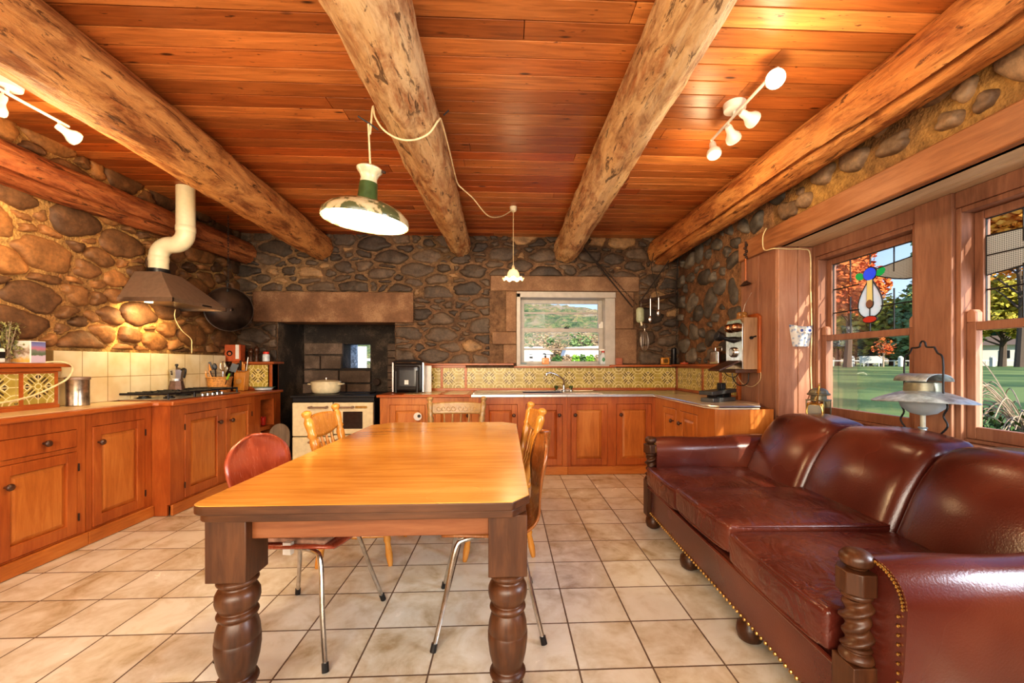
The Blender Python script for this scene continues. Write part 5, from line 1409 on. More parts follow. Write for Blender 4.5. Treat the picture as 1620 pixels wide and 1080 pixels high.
k_ = thing('sharpening_steel', 'shiny steel sticking up from the knife block beside the pepper mills', 'knife', (kb.location.x+.052, 4.875, ZW+.225))
b = MB(); b.tube([(0,0,0),(.022,0,.155)], .008, 10); b.build('rod', MT['chrome'], k_)
b = MB(); b.box(-.03,.03,-.0012,0,.06,.11); b.mat=None
# round seal on the block
b = MB(); b.lathe([(.030,0),(.032,.0008),(.001,.001)], 24, c=(0,0,0), axis='Y')
b2 = b.build('seal', plain('stamped brown ink', (.45,.24,.08), .6), kb, rot=(-.10,0,0), loc=(0,-.0445,.105))
# boxes and mills on the corner shelf
zt = 1.2445
bxr = thing('tea_tin', 'orange red box with a black round portrait on the corner shelf', 'box', (at(374,560,Y=4.99).x, 4.99, zt), .1)
b = MB(); b.box(-.10,.07,-.055,.055,0,.195); b.build('box_body', plain('orange red card', (.50,.11,.035), .5, var=.08), bxr, bevel=.003)
b = MB(); b.lathe([(.032,0),(.032,-.0012),(.001,-.0014)], 24, c=(-.045,-.0555,.095), axis='Y'); b.build('black_medallion', MT['black'], bxr)
b = MB(); b.lathe([(.017,0),(.017,-.001),(.001,-.0012)], 20, c=(-.045,-.0572,.092), axis='Y'); b.build('face_patch', plain('orange print', (.55,.16,.06), .5), bxr)
b = MB(); b.box(.018,.055,-.0565,-.0555,.03,.195); b.build('white_stripe', MT['paper'], bxr)
text_mesh('TEA', .022, 'lettering', MT['black'], bxr, Matrix.Translation((.0365,-.0568,.13)) @ Matrix.Rotation(PI/2,4,'X') @ Matrix.Rotation(PI/2,4,'Z')) if False else None
for (px, lab, h_) in ((397,'dark wooden pepper mill, the shorter left one on the corner shelf',.165),(406,'dark wooden pepper mill, the taller right one on the corner shelf',.19)):
    o = thing('pepper_mill', lab, 'pepper mill', (at(px,560,Y=5.0).x, 5.0, zt))
    s_ = h_/.19; b = MB(); b.lathe([(.028,0),(.029,.01),(.022,.03),(.020,.06*s_),(.026,.085*s_),(.021,.10*s_),(.026,.115*s_)], 20); b.build('base', MT['darkZ'], o)
    b = MB(); b.lathe([(.024,.117*s_),(.028,.125*s_),(.027,.15*s_),(.016,.172*s_),(.010,.178*s_),(.012,.185*s_),(.001,.19*s_)], 20); b.build('cap', MT['darkZ'], o)
jr = thing('glass_jar', 'small glass jar with a red lid on the corner shelf', 'jar', (at(421,560,Y=5.0).x, 5.0, zt))
b = MB(); b.lathe([(.034,0),(.038,.006),(.038,.075),(.030,.088)], 20); b.build('jar_body', MT['frost'], jr)
b = MB(); b.lathe([(.032,.088),(.033,.112),(.030,.115)], 20); b.build('lid', MT['red'], jr)
# glass dish on the left worktop end
ds = thing('glass_dish', 'low green rimmed glass dish at the end of the left worktop', 'dish', (-2.80, 4.93, ZW+.001))
b = MB(); b.lathe([(.08,0),(.09,.004),(.10,.028),(.096,.028),(.085,.008),(.001,.006)], 30); b.build('bowl', MT['frost'], ds)
b = MB(); b.lathe([(.103,.028),(.118,.034),(.118,.038),(.001,.040)], 30); b.build('lid', plain('green glass rim', (.10,.20,.13), .15), ds)
# wok on chain
ya = 4.58; wx = at(361, 460, Y=ya).x
def chain(pts, name, label, r=.007, link=.03, mat='soot', cat='chain'):
    b = MB(); P = smooth_path(pts, 8); d = [0]
    for i in range(1, len(P)): d.append(d[-1]+(P[i]-P[i-1]).length)
    n = max(2, int(d[-1]/link)); j = 0
    for k in range(n+1):
        s_ = d[-1]*k/n
        while j < len(P)-2 and d[j+1] < s_: j += 1
        f = (s_-d[j])/max(1e-6, d[j+1]-d[j]); c = P[j].lerp(P[j+1], f); t = (P[j+1]-P[j]).normalized(); a_, bb_ = frame_from(t)
        if k % 2: a_ = bb_
        b.tube([c+t*link*.62*math.cos(q)+a_*r*1.3*math.sin(q) for q in (2*PI*i_/8 for i_ in range(8))], r*.36, 4, closed=True)
    return tag(b.build(name, MT[mat]), label, cat)
chain([(wx,ya,CZ-.01),(wx,ya,2.10)], 'hanging_chain', 'rusty chain holding the wok from the left log')
wk = thing('wok', 'blackened carbon steel wok hanging from a chain by the hearth', 'wok', (wx, ya-.01, 2.08))
tl = Matrix.Translation((.01,0,-.28)) @ Matrix.Rotation(PI/2+.12, 4, 'X') @ Matrix.Rotation(.25, 4, 'Y')
b = MB(); b.mat = tl; b.lathe([(.235*math.sin(t)/math.sin(1.05), -.10+.20*(1-math.cos(t))*1.0) for t in (1.05*k/12 for k in range(13))], 40, caps=False); b.build('bowl', plain('blackened wok steel', (.05,.035,.028), .35, .6, var=.5, scale=7), wk, smooth=180, solid=.004)
b = MB(); b.tube([(.0,.0,-.09),(0,0,-.03)], [.013,.011], 10); b.tube([(0,0,-.03),(0,0,0)], .009, 8); b.tube([(.016*math.cos(q),0,.012+.016*math.sin(q)) for q in (2*PI*k/12 for k in range(12))], .004, 6, closed=True); b.build('handle', MT['iron'], wk)
# items on the left ledge
zl = 1.2235
pb = thing('picture_box', 'small box printed with landscape pictures on the left ledge', 'box', (LX+.09, 2.875, zl), .10)
b = MB(); b.box(-.06,.075,-.05,.05,0,.145); b.build('carton', MT['paper'], pb, bevel=.002)
a = M('printed landscape', (.5,.5,.5), .5); x,y,z = a.xyz(); nzz = a.noise(a.obj(), 30, 4)
a.color(a.ramp(z*6.2+nzz*.25, [(.0,(.60,.50,.62)),(.40,(.62,.52,.66)),(.44,(.10,.16,.08)),(.62,(.22,.24,.22)),(.72,(.55,.22,.30)),(.85,(.22,.24,.50)),(1.,(.14,.16,.40))]))
b = MB(); b.box(.0765,.0775,-.046,.046,.004,.140); b.build('picture', a.m, pb)
a = M('printed sunset', (.7,.5,.1), .5); x,y,z = a.xyz(); nzz = a.noise(a.obj(), 40, 4)
a.color(a.ramp(z*6.2+nzz*.5, [(.1,(.75,.66,.5)),(.35,(.80,.45,.08)),(.55,(.70,.60,.5)),(.7,(.30,.20,.12)),(.95,(.78,.72,.62))]))
b = MB(); b.box(-.056,.071,-.0515,-.0505,.004,.140); b.build('picture', a.m, pb)
bt = thing('spray_bottle', 'small white bottle with dark cap and black label at the left edge', 'bottle', (LX+.12, 2.70, zl))
b = MB(); b.rbox(.024,.024,.045,.01,3,c=(0,0,.047)); b.build('bottle_body', MT['white'], bt)
b = MB(); b.lathe([(.011,.092),(.012,.10),(.013,.104),(.013,.125),(.001,.126)], 14); b.build('cap', plain('navy cap', (.015,.04,.06), .4), bt)
b = MB(); b.box(-.018,.018,-.0255,-.0245,.03,.07); b.box(.0245,.0255,-.018,.018,.03,.07); b.build('label', MT['black'], bt)
hg = thing('dried_herbs', 'bunch of dry green herbs standing behind the white bottle', 'herbs', (LX+.09, 2.775, zl)); R = random.Random(4)
b = MB()
for k in range(26):
    e = Vector((R.gauss(0,.028), R.gauss(0,.03), R.uniform(.15,.27))); b.tube([(R.gauss(0,.01),R.gauss(0,.01),0), e*.6, e], .0015, 4)
b.build('stems', MT['palebark'], hg)
b = MB()
for k in range(420):
    p = Vector((R.gauss(0,.03), R.gauss(0,.032), R.uniform(.03,.26))); q = Vector((R.gauss(0,1),R.gauss(0,1),R.gauss(0,1))).normalized(); s_ = frame_from(q)[0]; b.quad(p-q*.012,p-s_*.006,p+q*.012,p+s_*.006)
b.build('leaves', plain('dry herb leaf', (.30,.30,.12), .8, var=.3), hg, smooth=0, recalc=False)
b = MB(); b.tube(smooth_path([(LX+.15,2.93,1.228),(LX+.19,3.0,1.232),(LX+.205,3.06,1.20),(LX+.185,3.05,1.12),(LX+.165,2.97,1.06),(LX+.16,2.82,1.0),(LX+.16,2.6,.97)], 6), .0065, 8)
tag(b.build('power_cord', MT['creamcord']), 'cream cable looping down over the left patterned tiles', 'cord')

# ------------------------------------------------------------------ back counter things
tx_ = at(647,600,Y=4.80).x
tp = thing('sandwich_press', 'black sandwich press standing upright on the worktop', 'sandwich press', (tx_, 4.80, TOPB+.001))
b = MB(); b.rbox(.165,.06,.165,.03,6,c=(0,.0,.175)); b.build('lower_plate', MT['black'], tp)
b = MB(); b.rbox(.135,.035,.14,.02,6,c=(0,-.085,.17)); b.build('upper_plate', plain('glossy black plastic', (.02,.02,.022), .15), tp)
for sg in (-1, 1):
    b = MB(); b.box(sg*.17-.011, sg*.17+.011, -.05, .03, .01, .35); b.build('side_arm', MT['steel'], tp, bevel=.004)
    b = MB(); b.lathe([(.014,0),(.014,.24),(.010,.245)], 12, c=(sg*.118,-.118,.01)); b.build('hinge_column', MT['black'], tp)
b = MB(); b.tube(smooth_path([(-.17,-.03,.345),(-.12,-.04,.362),(0,-.045,.368),(.12,-.04,.362),(.17,-.03,.345)], 4), .013, 10); b.build('carry_handle', MT['black'], tp)
b = MB(); b.box(-.022,.022,-.1225,-.1205,.10,.15); b.build('socket_plate', MT['paper'], tp, bevel=.002)
b = MB(); b.rbox(.18,.012,.155,.006,3); tag(b.build('chopping_board', MT['white'], loc=(at(672,600,Y=4.93).x-.10, 4.925, TOPB+.157)), 'white chopping board upright behind the black press', 'board')
# card tag hanging from a knob
kx, kz_ = ux(667), .655
hk = thing('card_tag', 'round white card with a dark round mark hanging on a cupboard knob', 'tag', (kx-.01, YB-.058, kz_))
b = MB(); b.lathe([(.043,0),(.043,-.003),(.001,-.0032)], 24, c=(-.02,0,0), axis='Y'); b.build('card', MT['paper'], hk)
b = MB(); b.lathe([(.017,0),(.017,-.002),(.001,-.0022)], 20, c=(-.005,-.004,.005), axis='Y'); b.build('dark_mark', MT['black'], hk)
# soap bottle, spray, soap dish on the sill
zs = 1.2105
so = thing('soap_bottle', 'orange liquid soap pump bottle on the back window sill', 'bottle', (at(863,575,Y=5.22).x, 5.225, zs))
b = MB(); b.rbox(.047,.025,.042,.015,4,c=(0,0,.043)); b.build('bottle_body', plain('orange soap', (.85,.33,.14), .12, Emission_Color=(.85,.33,.14,1), Emission_Strength=.15), so)  # faint glow put into the orange soap, which is no light source
b = MB(); b.lathe([(.012,.085),(.014,.09),(.014,.108),(.005,.112),(.005,.135)], 14); b.tube([(.0,0,.135),(-.028,0,.137)], .006, 8); b.build('pump', MT['black'], so)
sp = thing('spray_bottle', 'clear trigger spray bottle with a green label on the back window sill', 'bottle', (at(954,575,Y=5.21).x, 5.215, zs))
b = MB(); b.lathe([(.042,0),(.045,.008),(.044,.09),(.020,.135),(.014,.15)], 22, wave=lambda j,t,r,h:(r*(.75+.25*abs(math.cos(t))),h)); b.build('bottle_body', MT['frost'], sp)
b = MB(); b.lathe([(.017,.15),(.018,.168)], 14); b.build('collar', MT['red'], sp)
b = MB(); b.box(-.05,.02,-.010,.010,.170,.195); b.box(-.035,-.028,-.006,.006,.135,.172); b.build('trigger', MT['white'], sp, bevel=.003)
b = MB(); b.ball((0,-.030,.06), .024, 12, 8, (1,.3,1.5)); b.build('label', plain('green label', (.10,.30,.16), .4), sp)
b = MB(); b.rbox(.05,.03,.011,.008,4,c=(0,0,.011)); tag(b.build('soap_dish', plain('grey blue plastic', (.22,.30,.32), .4), loc=(at(824,575,Y=5.2).x+.02, 5.21, zs)), 'grey blue soap dish at the left end of the back sill', 'soap dish')
b = MB(); b.box(-.04,.04,-.025,.025,0,.085); tag(b.build('wooden_block', MT['cabX'], loc=(at(979,570,Y=5.14).x, 5.145, 1.206), bevel=.003), 'small brown wooden block on the ledge right of the back window', 'block')
ck = thing('table_clock', 'little square wooden clock on the back ledge by the corner', 'clock', (at(1052,570,Y=5.14).x, 5.14, 1.206))
b = MB(); b.rbox(.055,.022,.045,.015,4,c=(0,0,.046)); b.build('case', MT['pine'], ck)
b = MB(); b.lathe([(.030,0),(.031,-.004),(.001,-.0045)], 24, c=(0,-.023,.047), axis='Y'); b.build('dial', MT['brass'], ck)
b = MB(); b.box(-.0015,.0015,-.0295,-.0285,.045,.066); b.box(-.002,.016,-.0295,-.0285,.045,.048); b.build('hands', MT['black'], ck)
b = MB(); b.lathe([(.030,0),(.032,.004),(.032,.20),(.026,.21),(.001,.211)], 20); tag(b.build('black_canister', MT['black'], loc=(at(1066,570,Y=5.13).x, 5.13, 1.206)), 'tall black cylinder in the back right corner of the ledge', 'canister')
b = MB(); b.lathe([(.045,0),(.047,.004),(.047,.018),(.03,.022),(.012,.023),(.012,.030),(.001,.031)], 24); tag(b.build('red_lid', plain('orange red lid', (.5,.10,.04), .4), loc=(RX-.075, 4.84, 1.213)), 'small orange red lid on the right ledge', 'lid')
rdx = thing('chrome_toaster', 'small chrome cased radio with a loop handle on the right ledge', 'radio', (RX-.09, 4.02, 1.213))
rdx.name = 'portable_radio'
b = MB(); b.rbox(.052,.085,.065,.012,4,c=(0,0,.066)); b.build('case', MT['chrome'], rdx)
b = MB(); b.tube(smooth_path([(0,-.06,.125),(0,-.062,.16),(0,-.05,.17),(0,.05,.17),(0,.062,.16),(0,.06,.125)], 4), .006, 8); b.build('handle', MT['chrome'], rdx)
# grey scale-like appliance on the return worktop
gr_ = thing('kitchen_device', 'grey metal device with two long bars on the right worktop', 'kitchen device', (RX-.29, 3.62, TOPB+.001), -1.05); gr_.scale = (1.25,1.25,1.25)
b = MB(); b.box(-.05,.05,-.15,.12,.0,.028); b.build('lower_bar', plain('grey painted metal', (.12,.13,.135), .35, .4), gr_, bevel=.004)
b = MB(); b.mat = Matrix.Rotation(.04,4,'X'); b.box(-.055,.05,-.16,.13,.055,.082); b.mat=None; b.build('upper_bar', plain('dark grey painted metal', (.08,.09,.095), .35, .4), gr_, bevel=.004)
b = MB()
for q in (-.09, .0, .08): b.box(-.03,.03,q-.012,q+.012,.028,.058)
b.build('spacer', MT['black'], gr_)
b = MB(); b.box(-.01,.03,-.02,.03,.084,.13); b.build('lever', MT['iron'], gr_, bevel=.004)
b = MB(); b.rbox(.03,.045,.02,.006,3); tag(b.build('wood_block', MT['cabX'], loc=(RX-.11, 3.80, TOPB+.022)), 'small brown wooden block behind the grey metal device', 'block')
# pot rack and utensils in the corner
pr_ = thing('pot_rack', 'dark iron bar hanging in the back right corner with utensils on hooks', 'rack', (0,0,0))
A_ = at(1012,478,Y=4.93); B_ = at(1068,466,Y=4.98)
b = MB(); b.hexa([A_+Vector((0,-.02,-.02)), B_+Vector((0,-.02,-.02)), B_+Vector((0,.02,-.02)), A_+Vector((0,.02,-.02)), A_+Vector((0,-.02,.02)), B_+Vector((0,-.02,.02)), B_+Vector((0,.02,.02)), A_+Vector((0,.02,.02))]); b.build('bar', MT['rust'], pr_, bevel=.003)
L4 = Vector((1.86, 4.93, 2.52))
b = MB(); b.tube([A_, at(1060,410,Y=4.93)], .006, 6); b.tube([B_, at(1074,398,Y=4.93)], .006, 6); b.tube([A_.lerp(B_,.5), at(1030,420,Y=4.95), at(1034,400,Y=4.93)], .004, 5); b.build('hanging_wires', MT['soot'], pr_)
chain([at(908,378,Y=5.02), at(955,425,Y=5.03), at(1006,480,Y=5.03)], 'hanging_chain', 'sooty chain running diagonally from the ceiling to the corner rack')
b = MB(); b.tube([at(918,385,Y=5.08), at(1001,486,Y=5.08)], .008, 6); tag(b.build('iron_rod', MT['soot']), 'thin sooty iron rod slanting above the window to the corner', 'rod')
chain([at(1072,400,Y=5.02), at(1071,480,Y=5.02), at(1070,545,Y=5.02)], 'hanging_chain', 'sooty chain hanging straight down in the back right corner')
def hang(nm, label, cat, px, py0, py1, build):
    p0 = at(px, py0, Y=4.90); ln = p0.z-at(px, py1, Y=4.90).z
    o = thing(nm, label, cat, p0); b = MB(); b.tube([(0,.03,.025),(0,.0,.035),(0,-.008,.015),(0,0,-.02)], .0035, 6); b.build('hook', MT['steel'], o); build(o, ln); return o
def f1(o, ln):
    b = MB(); b.rbox(.048,.008,.095,.04,5,c=(0,0,-.12)); b.build('blade', plain('pale green enamel', (.42,.46,.30), .35), o)
    b = MB(); b.tube([(0,0,-.20),(.01,0,-ln*.62)], .011, 8); b.build('handle', MT['pvc'], o)
hang('fish_slice', 'pale green oval slice hanging from the corner rack', 'utensil', 1014, 482, 535, f1)
def f2(o, ln):
    b = MB(); b.tube([(0,0,-.02),(0,0,-.05)], .006, 6)
    for k in range(6):
        a_ = k*PI/6; b.tube([(0,0,-.05)]+[(.055*math.sin(t)*math.cos(a_), .03*math.sin(t)*math.sin(a_), -.05-.12*(1-math.cos(t))) for t in (PI*j/12 for j in range(1,24))], .002, 4)
    b.build('wires', MT['steel'], o)
hang('balloon_whisk', 'wire whisk hanging below the pale green slice', 'whisk', 1020, 517, 556, f2)
def f3(o, ln):
    b = MB(); b.tube([(0,0,-.02),(0,0,-ln+.07)], [.010,.007], 8); b.build('handle', MT['steel'], o)
    b = MB(); b.ball((0,0,-ln+.04), .034, 14, 8, (.8,.5,1.25)); b.build('bowl', MT['steel'], o)
hang('serving_spoon', 'long steel spoon hanging from the rack, left of its twin', 'spoon', 1029, 470, 510, f3)
hang('serving_spoon', 'steel spoon hanging highest at the right of the rack', 'spoon', 1042, 468, 500, f3)

# ------------------------------------------------------------------ telephone
ph = thing('wall_telephone', 'antique wooden wall telephone with twin bells on the panel boards', 'telephone', (RX-.036, 3.58, 1.17))
b = MB(); b.prism([(-.17,-.03),(.17,-.03),(.17,.455),(.13,.48),(-.13,.48),(-.17,.455)], -.02, 0, 'X'); b.build('backboard', MT['cabZ'], ph, bevel=.004)
b = MB(); b.box(-.135,-.02,-.145,.145,0,.445); b.build('case', wood('oak telephone case', (.22,.12,.06), (.36,.22,.12), (.48,.33,.20), 'Z', .4), ph, bevel=.004)
b = MB(); b.prism([(-.13,.0),(.13,.0),(.13,.40),(.10,.435),(-.10,.435),(-.13,.40)], -.147, -.1355, 'X'); b.build('front_plate', MT['chrome'], ph, bevel=.003)
for sg in (-1, 1):
    b = MB(); b.lathe([(.001,-.205),(.018,-.203),(.034,-.185),(.040,-.16),(.041,-.149)], 22, c=(0,sg*.05,.365), axis='X'); b.build('bell', plain('coppery bell', (.30,.15,.08), .25, 1.), ph)
b = MB(); b.tube([(-.147,0,.26),(-.20,0,.265)], [.030,.020], 18); b.tube([(-.20,0,.265),(-.25,0,.28)], [.018,.020], 16); b.tube([(-.25,0,.28),(-.262,0,.285),(-.30,0,.297)], [.034,.040,.046], 22); b.tube([(-.30,0,.297),(-.306,0,.299)], [.040,.036], 22); b.build('mouthpiece', MT['black'], ph, smooth=40)
b = MB(); b.lathe([(.045,-.148),(.045,-.165),(.034,-.170),(.030,-.175),(.001,-.176)], 24, c=(0,-.0,.150), axis='X'); b.build('dial', MT['steel'], ph)
b = MB()
for k in range(10): b.lathe([(.0055,-.1705),(.0055,-.172),(.001,-.1722)], 8, c=(0, .037*math.cos(k*.55+.6), .150+.037*math.sin(k*.55+.6)), axis='X')
b.build('finger_holes', MT['black'], ph)
b = MB(); b.mat = Matrix.Translation((-.15,0,.075)) @ Matrix.Rotation(-.42, 4, 'Y'); b.box(-.20,.0,-.10,.10,-.012,.004); b.mat=None; b.build('writing_shelf', MT['darkX'], ph, bevel=.003)
b = MB(); b.box(-.21,-.02,-.14,.14,-.03,-.001); b.build('lower_ledge', MT['darkY'], ph, bevel=.003)
b = MB(); b.tube([(-.08,-.146,.27),(-.08,-.160,.27)], .014, 12); b.tube([(-.08,-.160,.27),(-.08,-.172,.275),(-.075,-.21,.28)], .006, 8); b.build('crank', MT['iron'], ph)
b = MB(); b.tube(smooth_path([(-.19,-.05,-.03),(-.18,-.05,-.09),(-.13,-.06,-.14),(-.06,-.06,-.12),(-.04,-.05,-.03)], 6), .0045, 6); b.tube(smooth_path([(-.20,.05,-.03),(-.17,.05,-.06),(-.12,.03,-.07),(-.10,.0,-.03)], 6), .004, 6); b.build('cord', MT['black'], ph)
b = MB(); b.tube(smooth_path([(-.01,-.17,-.02),(-.01,-.16,-.09),(-.01,-.05,-.15),(-.01,.10,-.13),(-.04,.14,-.05)], 6), .0025, 5); b.build('thin_wire', MT['creamcord'], ph)
gi = thing('glass_insulator', 'amber glass insulators with a feather on top of the telephone', 'ornament', (RX-.10, 3.60, 1.17+.4465))
b = MB(); b.lathe([(.026,0),(.03,.01),(.024,.03),(.028,.045),(.015,.058),(.001,.060)], 18, c=(0,-.04,0)); b.lathe([(.026,0),(.03,.01),(.024,.03),(.028,.05),(.015,.064),(.001,.066)], 18, c=(0,.03,0)); b.build('insulator', plain('amber glass', (.50,.26,.08), .08, Transmission_Weight=.5), gi)
b = MB(); b.tube([(0,-.02,.05),(.0,-.05,.12),(.03,-.10,.22)], [.002,.0015,.0008], 5); b.poly([(.0,-.04,.10),(.012,-.055,.15),(.03,-.10,.22),(.004,-.07,.15)]); b.build('feather', MT['paper'], gi)
# iron ornament on the header beam end
io = thing('hanging_ornament', 'rusty iron triangle hanging on a string of beads from the header beam', 'ornament', (RX-.075, 3.58, 2.30))
b = MB(); b.tube([(0,0,.0),(0,0,-.02)], .008, 8)
for k in range(5): b.ball((.006*(-1)**k,0,-.03-k*.028), .014, 10, 6)
b.build('beads', MT['rust'], io)
b = MB(); b.tube([(0,0,-.15),(0,0,-.36)], .007, 8); b.build('rod', MT['cabZ'], io)
b = MB(); b.hexa([(-.02,-.065,-.385),(.02,-.065,-.385),(.02,.065,-.385),(-.02,.065,-.385),(-.004,-.008,-.345),(.004,-.008,-.345),(.004,.008,-.345),(-.004,.008,-.345)]); b.build('triangle', MT['rust'], io)
# wall pocket vase
vs = thing('wall_pocket_vase', 'blue and white owl shaped wall vase on the reveal boards', 'vase', (2.345, RC-.001, 1.355))
a = M('blue and white glaze', (.5,.55,.62), .15); v_ = a.voro(a.obj((1,1,1)), 38); v2 = a.noise(a.obj(), 25, 3)
a.color(a.ramp(v_*.7+v2*.5, [(.30,(.08,.12,.32)),(.48,(.30,.38,.52)),(.62,(.62,.64,.64))]))
b = MB()
def vf(u, v):
    w_ = .062+.030*v**.8; t = PI*u; zz = v*.155+(.02*(abs(math.cos(t))**2)*(v > .9))
    return (-w_*math.cos(t), -.058*(.7+.3*v)*math.sin(t), zz)
b.grid(vf, 24, 12); b.poly([(-.062,0,0),(.062,0,0),(.092,0,.155),(-.092,0,.155)]); b.poly([vf(k/12, 0) for k in range(13)]); b.poly([Vector(vf(k/12, 1))-Vector((0,0,.012)) for k in range(13)])
b.build('pocket', a.m, vs, smooth=50)
for sg in (-1, 1):
    b = MB(); b.lathe([(.023,.012),(.023,-.004),(.001,-.006)], 18, c=(sg*.032,-.054,.125), axis='Y'); e = b.build('eye', MT['paper'], vs)
    b = MB(); b.lathe([(.011,0),(.011,-.003),(.001,-.004)], 14, c=(sg*.032,-.060,.125), axis='Y'); b.build('pupil', plain('blue glaze', (.03,.06,.28), .15), e)
b = MB(); b.tube([(0,-.052,.115),(0,-.074,.098)], [.010,.002], 8); b.build('beak', MT['paper'], vs)
# carriage lamp
cl = thing('carriage_lantern', 'old brass and grey carriage lantern on the window sill', 'lantern', (2.285, 2.93, SILL+.001), .55)
gm = plain('dull grey green metal', (.24,.23,.17), .45, .7)
b = MB(); b.box(-.065,.065,-.06,.06,0,.018)
for (a_, c_) in ((-1,-1),(1,-1),(1,1),(-1,1)): b.box(a_*.06-.004,a_*.06+.004,c_*.055-.004,c_*.055+.004,.018,.15)
b.box(-.065,.065,-.06,.06,.148,.158); b.build('frame', gm, cl, bevel=.002)
b = MB(); b.box(.058,.060,-.05,.05,.02,.148); b.box(-.055,.055,-.057,-.055,.02,.148); b.build('pane', MT['greyglass'], cl)
b = MB(); b.lathe([(.050,.158),(.048,.185),(.070,.19),(.072,.20),(.060,.205),(.052,.225),(.03,.24),(.001,.243)], 20, wave=lambda j,t,r,h:(r*(1+(.05*math.cos(t*10) if 3<j<7 else 0)),h)); b.build('cap', gm, cl)
b = MB(); b.rbox(.012,.055,.062,.010,4,c=(-.078,-.01,.075)); b.tube([(-.092,-.01+.052*math.cos(t)*(abs(math.cos(t))**-.3 if abs(math.cos(t))>.01 else 1)*.95,.075+.060*math.sin(t)) for t in (2*PI*k/28+.05 for k in range(28))], .007, 8, closed=True); b.build('side_lens_ring', MT['brass'], cl)
b = MB(); b.rbox(.004,.042,.048,.004,3,c=(-.094,-.01,.075)); b.build('lens', MT['milk'], cl)
b = MB(); b.tube(smooth_path([(-.08,-.02,.14),(-.085,-.03,.19),(-.08,-.035,.255),(-.066,-.03,.275),(-.052,-.02,.25),(-.055,-.01,.20),(-.065,0,.15)], 5), .0045, 6); b.build('wire_handle', MT['brass'], cl)
# kerosene lamp
kl = thing('kerosene_lamp', 'old oil lamp with a wide grey tin shade on the window sill', 'lamp', (2.235, 2.125, SILL+.001))
tin = plain('grey galvanised tin', (.40,.46,.48), .4, .5, var=.25)
b = MB(); b.lathe([(.085,0),(.088,.01),(.085,.03),(.06,.048),(.02,.056),(.016,.07),(.022,.075),(.016,.08)], 28); b.build('fuel_base', tin, kl, smooth=50)
b = MB(); b.tube([(0,0,.08),(0,0,.30)], .012, 12); b.build('stem', plain('milky stem', (.45,.44,.36), .3), kl)
b = MB(); b.lathe([(.020,.145),(.055,.155),(.088,.185),(.098,.215),(.092,.245)], 28, caps=False); b.build('glass_globe', MT['milk'], kl, smooth=180, solid=.002)
b = MB(); b.lathe([(.075,.275),(.12,.262),(.185,.238),(.215,.222),(.213,.218),(.12,.255),(.072,.268)], 48, wave=lambda j,t,r,h:(r,h+.006*math.sin(2*t)*(r/.2))); b.build('shade', tin, kl, smooth=60)
b = MB(); b.lathe([(.078,.262),(.080,.285),(.074,.318),(.055,.324),(.001,.326)], 28); b.build('burner_housing', gm, kl, smooth=50)
b = MB(); b.grid(lambda u, v: (-.085*math.cos(PI*u)*.9, -.09+.18*v, .325+.040*math.sin(PI*u)), 12, 2); o_ = b.build('chimney_hood', tin, kl, smooth=180, solid=.003)
b = MB()
for sg in (-1, 1): b.tube(smooth_path([(.0,sg*.075,.04),(.0,sg*.125,.10),(.0,sg*.105,.15),(0,sg*.125,.20),(0,sg*.105,.26),(0,sg*.102,.44),(0,sg*.075,.475),(0,sg*.06,.505)], 4), .0045, 6)
b.tube(smooth_path([(0,-.06,.505),(0,-.02,.508),(0,-.012,.53),(0,0,.54),(0,.012,.53),(0,.02,.508),(0,.06,.505)], 4), .0045, 6); b.build('bail_wire', MT['iron'], kl)
# socket low on the reveal
b = MB(); b.box(-.035,.035,-.012,0,-.03,.03); tag(b.build('wall_socket', MT['white'], loc=(2.44, RC-.001, .875), bevel=.003), 'small white socket low on the reveal boards', 'socket')
# cable along the header and down the frame
c0 = at(1222,362,X=RX-.065); b = MB()
b.tube(smooth_path([(RX-.066,3.30,2.33),(RX-.068,3.345,2.27),(RX-.066,3.33,2.16),(RX-.066,3.20,2.135),(2.25,RC-.006,2.13),(2.36,RC-.006,2.13),(2.42,RC-.008,2.09),(2.425,RC-.008,1.8),(2.43,RC-.012,1.5),(2.425,RC-.010,1.2),(2.43,RC-.012,1.0),(2.40,RC-.03,.92)], 6), .005, 6)
tag(b.build('power_cord', MT['creamcord']), 'cream cable stapled from the header beam down beside the windows', 'cord')

# ------------------------------------------------------------------ lamps
pd = thing('enamel_pendant', 'big worn green and cream enamel pendant lamp glowing over the table', 'pendant lamp', (-.765, 2.30, 0))
top = CZ-.30; cz = 1.995
pd.rotation_euler = (0, 0, 0)
T4 = Matrix.Translation((0,0,cz)) @ Matrix.Rotation(.085, 4, 'Y') @ Matrix.Rotation(.03, 4, 'X')
b = MB(); b.mat = T4; b.lathe([(.222,.0),(.226,-.004),(.228,.004),(.222,.030),(.19,.062),(.14,.088),(.085,.102),(.062,.112)], 56, caps=False)
a = M('chipped green enamel', (.1,.1,.05), .3); nq = a.noise(a.obj(), 7, 5, .6, .6); n2 = a.noise(a.obj(), 30, 3)
a.color(a.ramp(nq*.85+n2*.15, [(.46,(.085,.10,.045)),(.475,(.17,.15,.07)),(.50,(.46,.38,.22)),(.56,(.52,.45,.28))])); a.b.inputs['Coat Weight'].default_value = .4
b.build('shade', a.m, pd, smooth=60, solid=.003)
b = MB(); b.mat = T4; b.lathe([(.215,.002),(.21,.028),(.18,.055),(.13,.078),(.05,.095),(.001,.096)], 48, caps=False); b.build('shade_lining', emit('glowing white lining', (1,.90,.68), 3.2), pd, smooth=180)
b = MB(); b.mat = T4; b.lathe([(.056,.112),(.052,.125),(.048,.20),(.046,.21)], 32); b.build('neck', MT['greenenamel'], pd)
b = MB(); b.mat = T4; b.lathe([(.045,.21),(.042,.235),(.05,.255),(.066,.275),(.068,.285),(.055,.295),(.02,.300),(.001,.301)], 32); b.build('cap', plain('cream enamel cap', (.66,.58,.38), .3), pd)
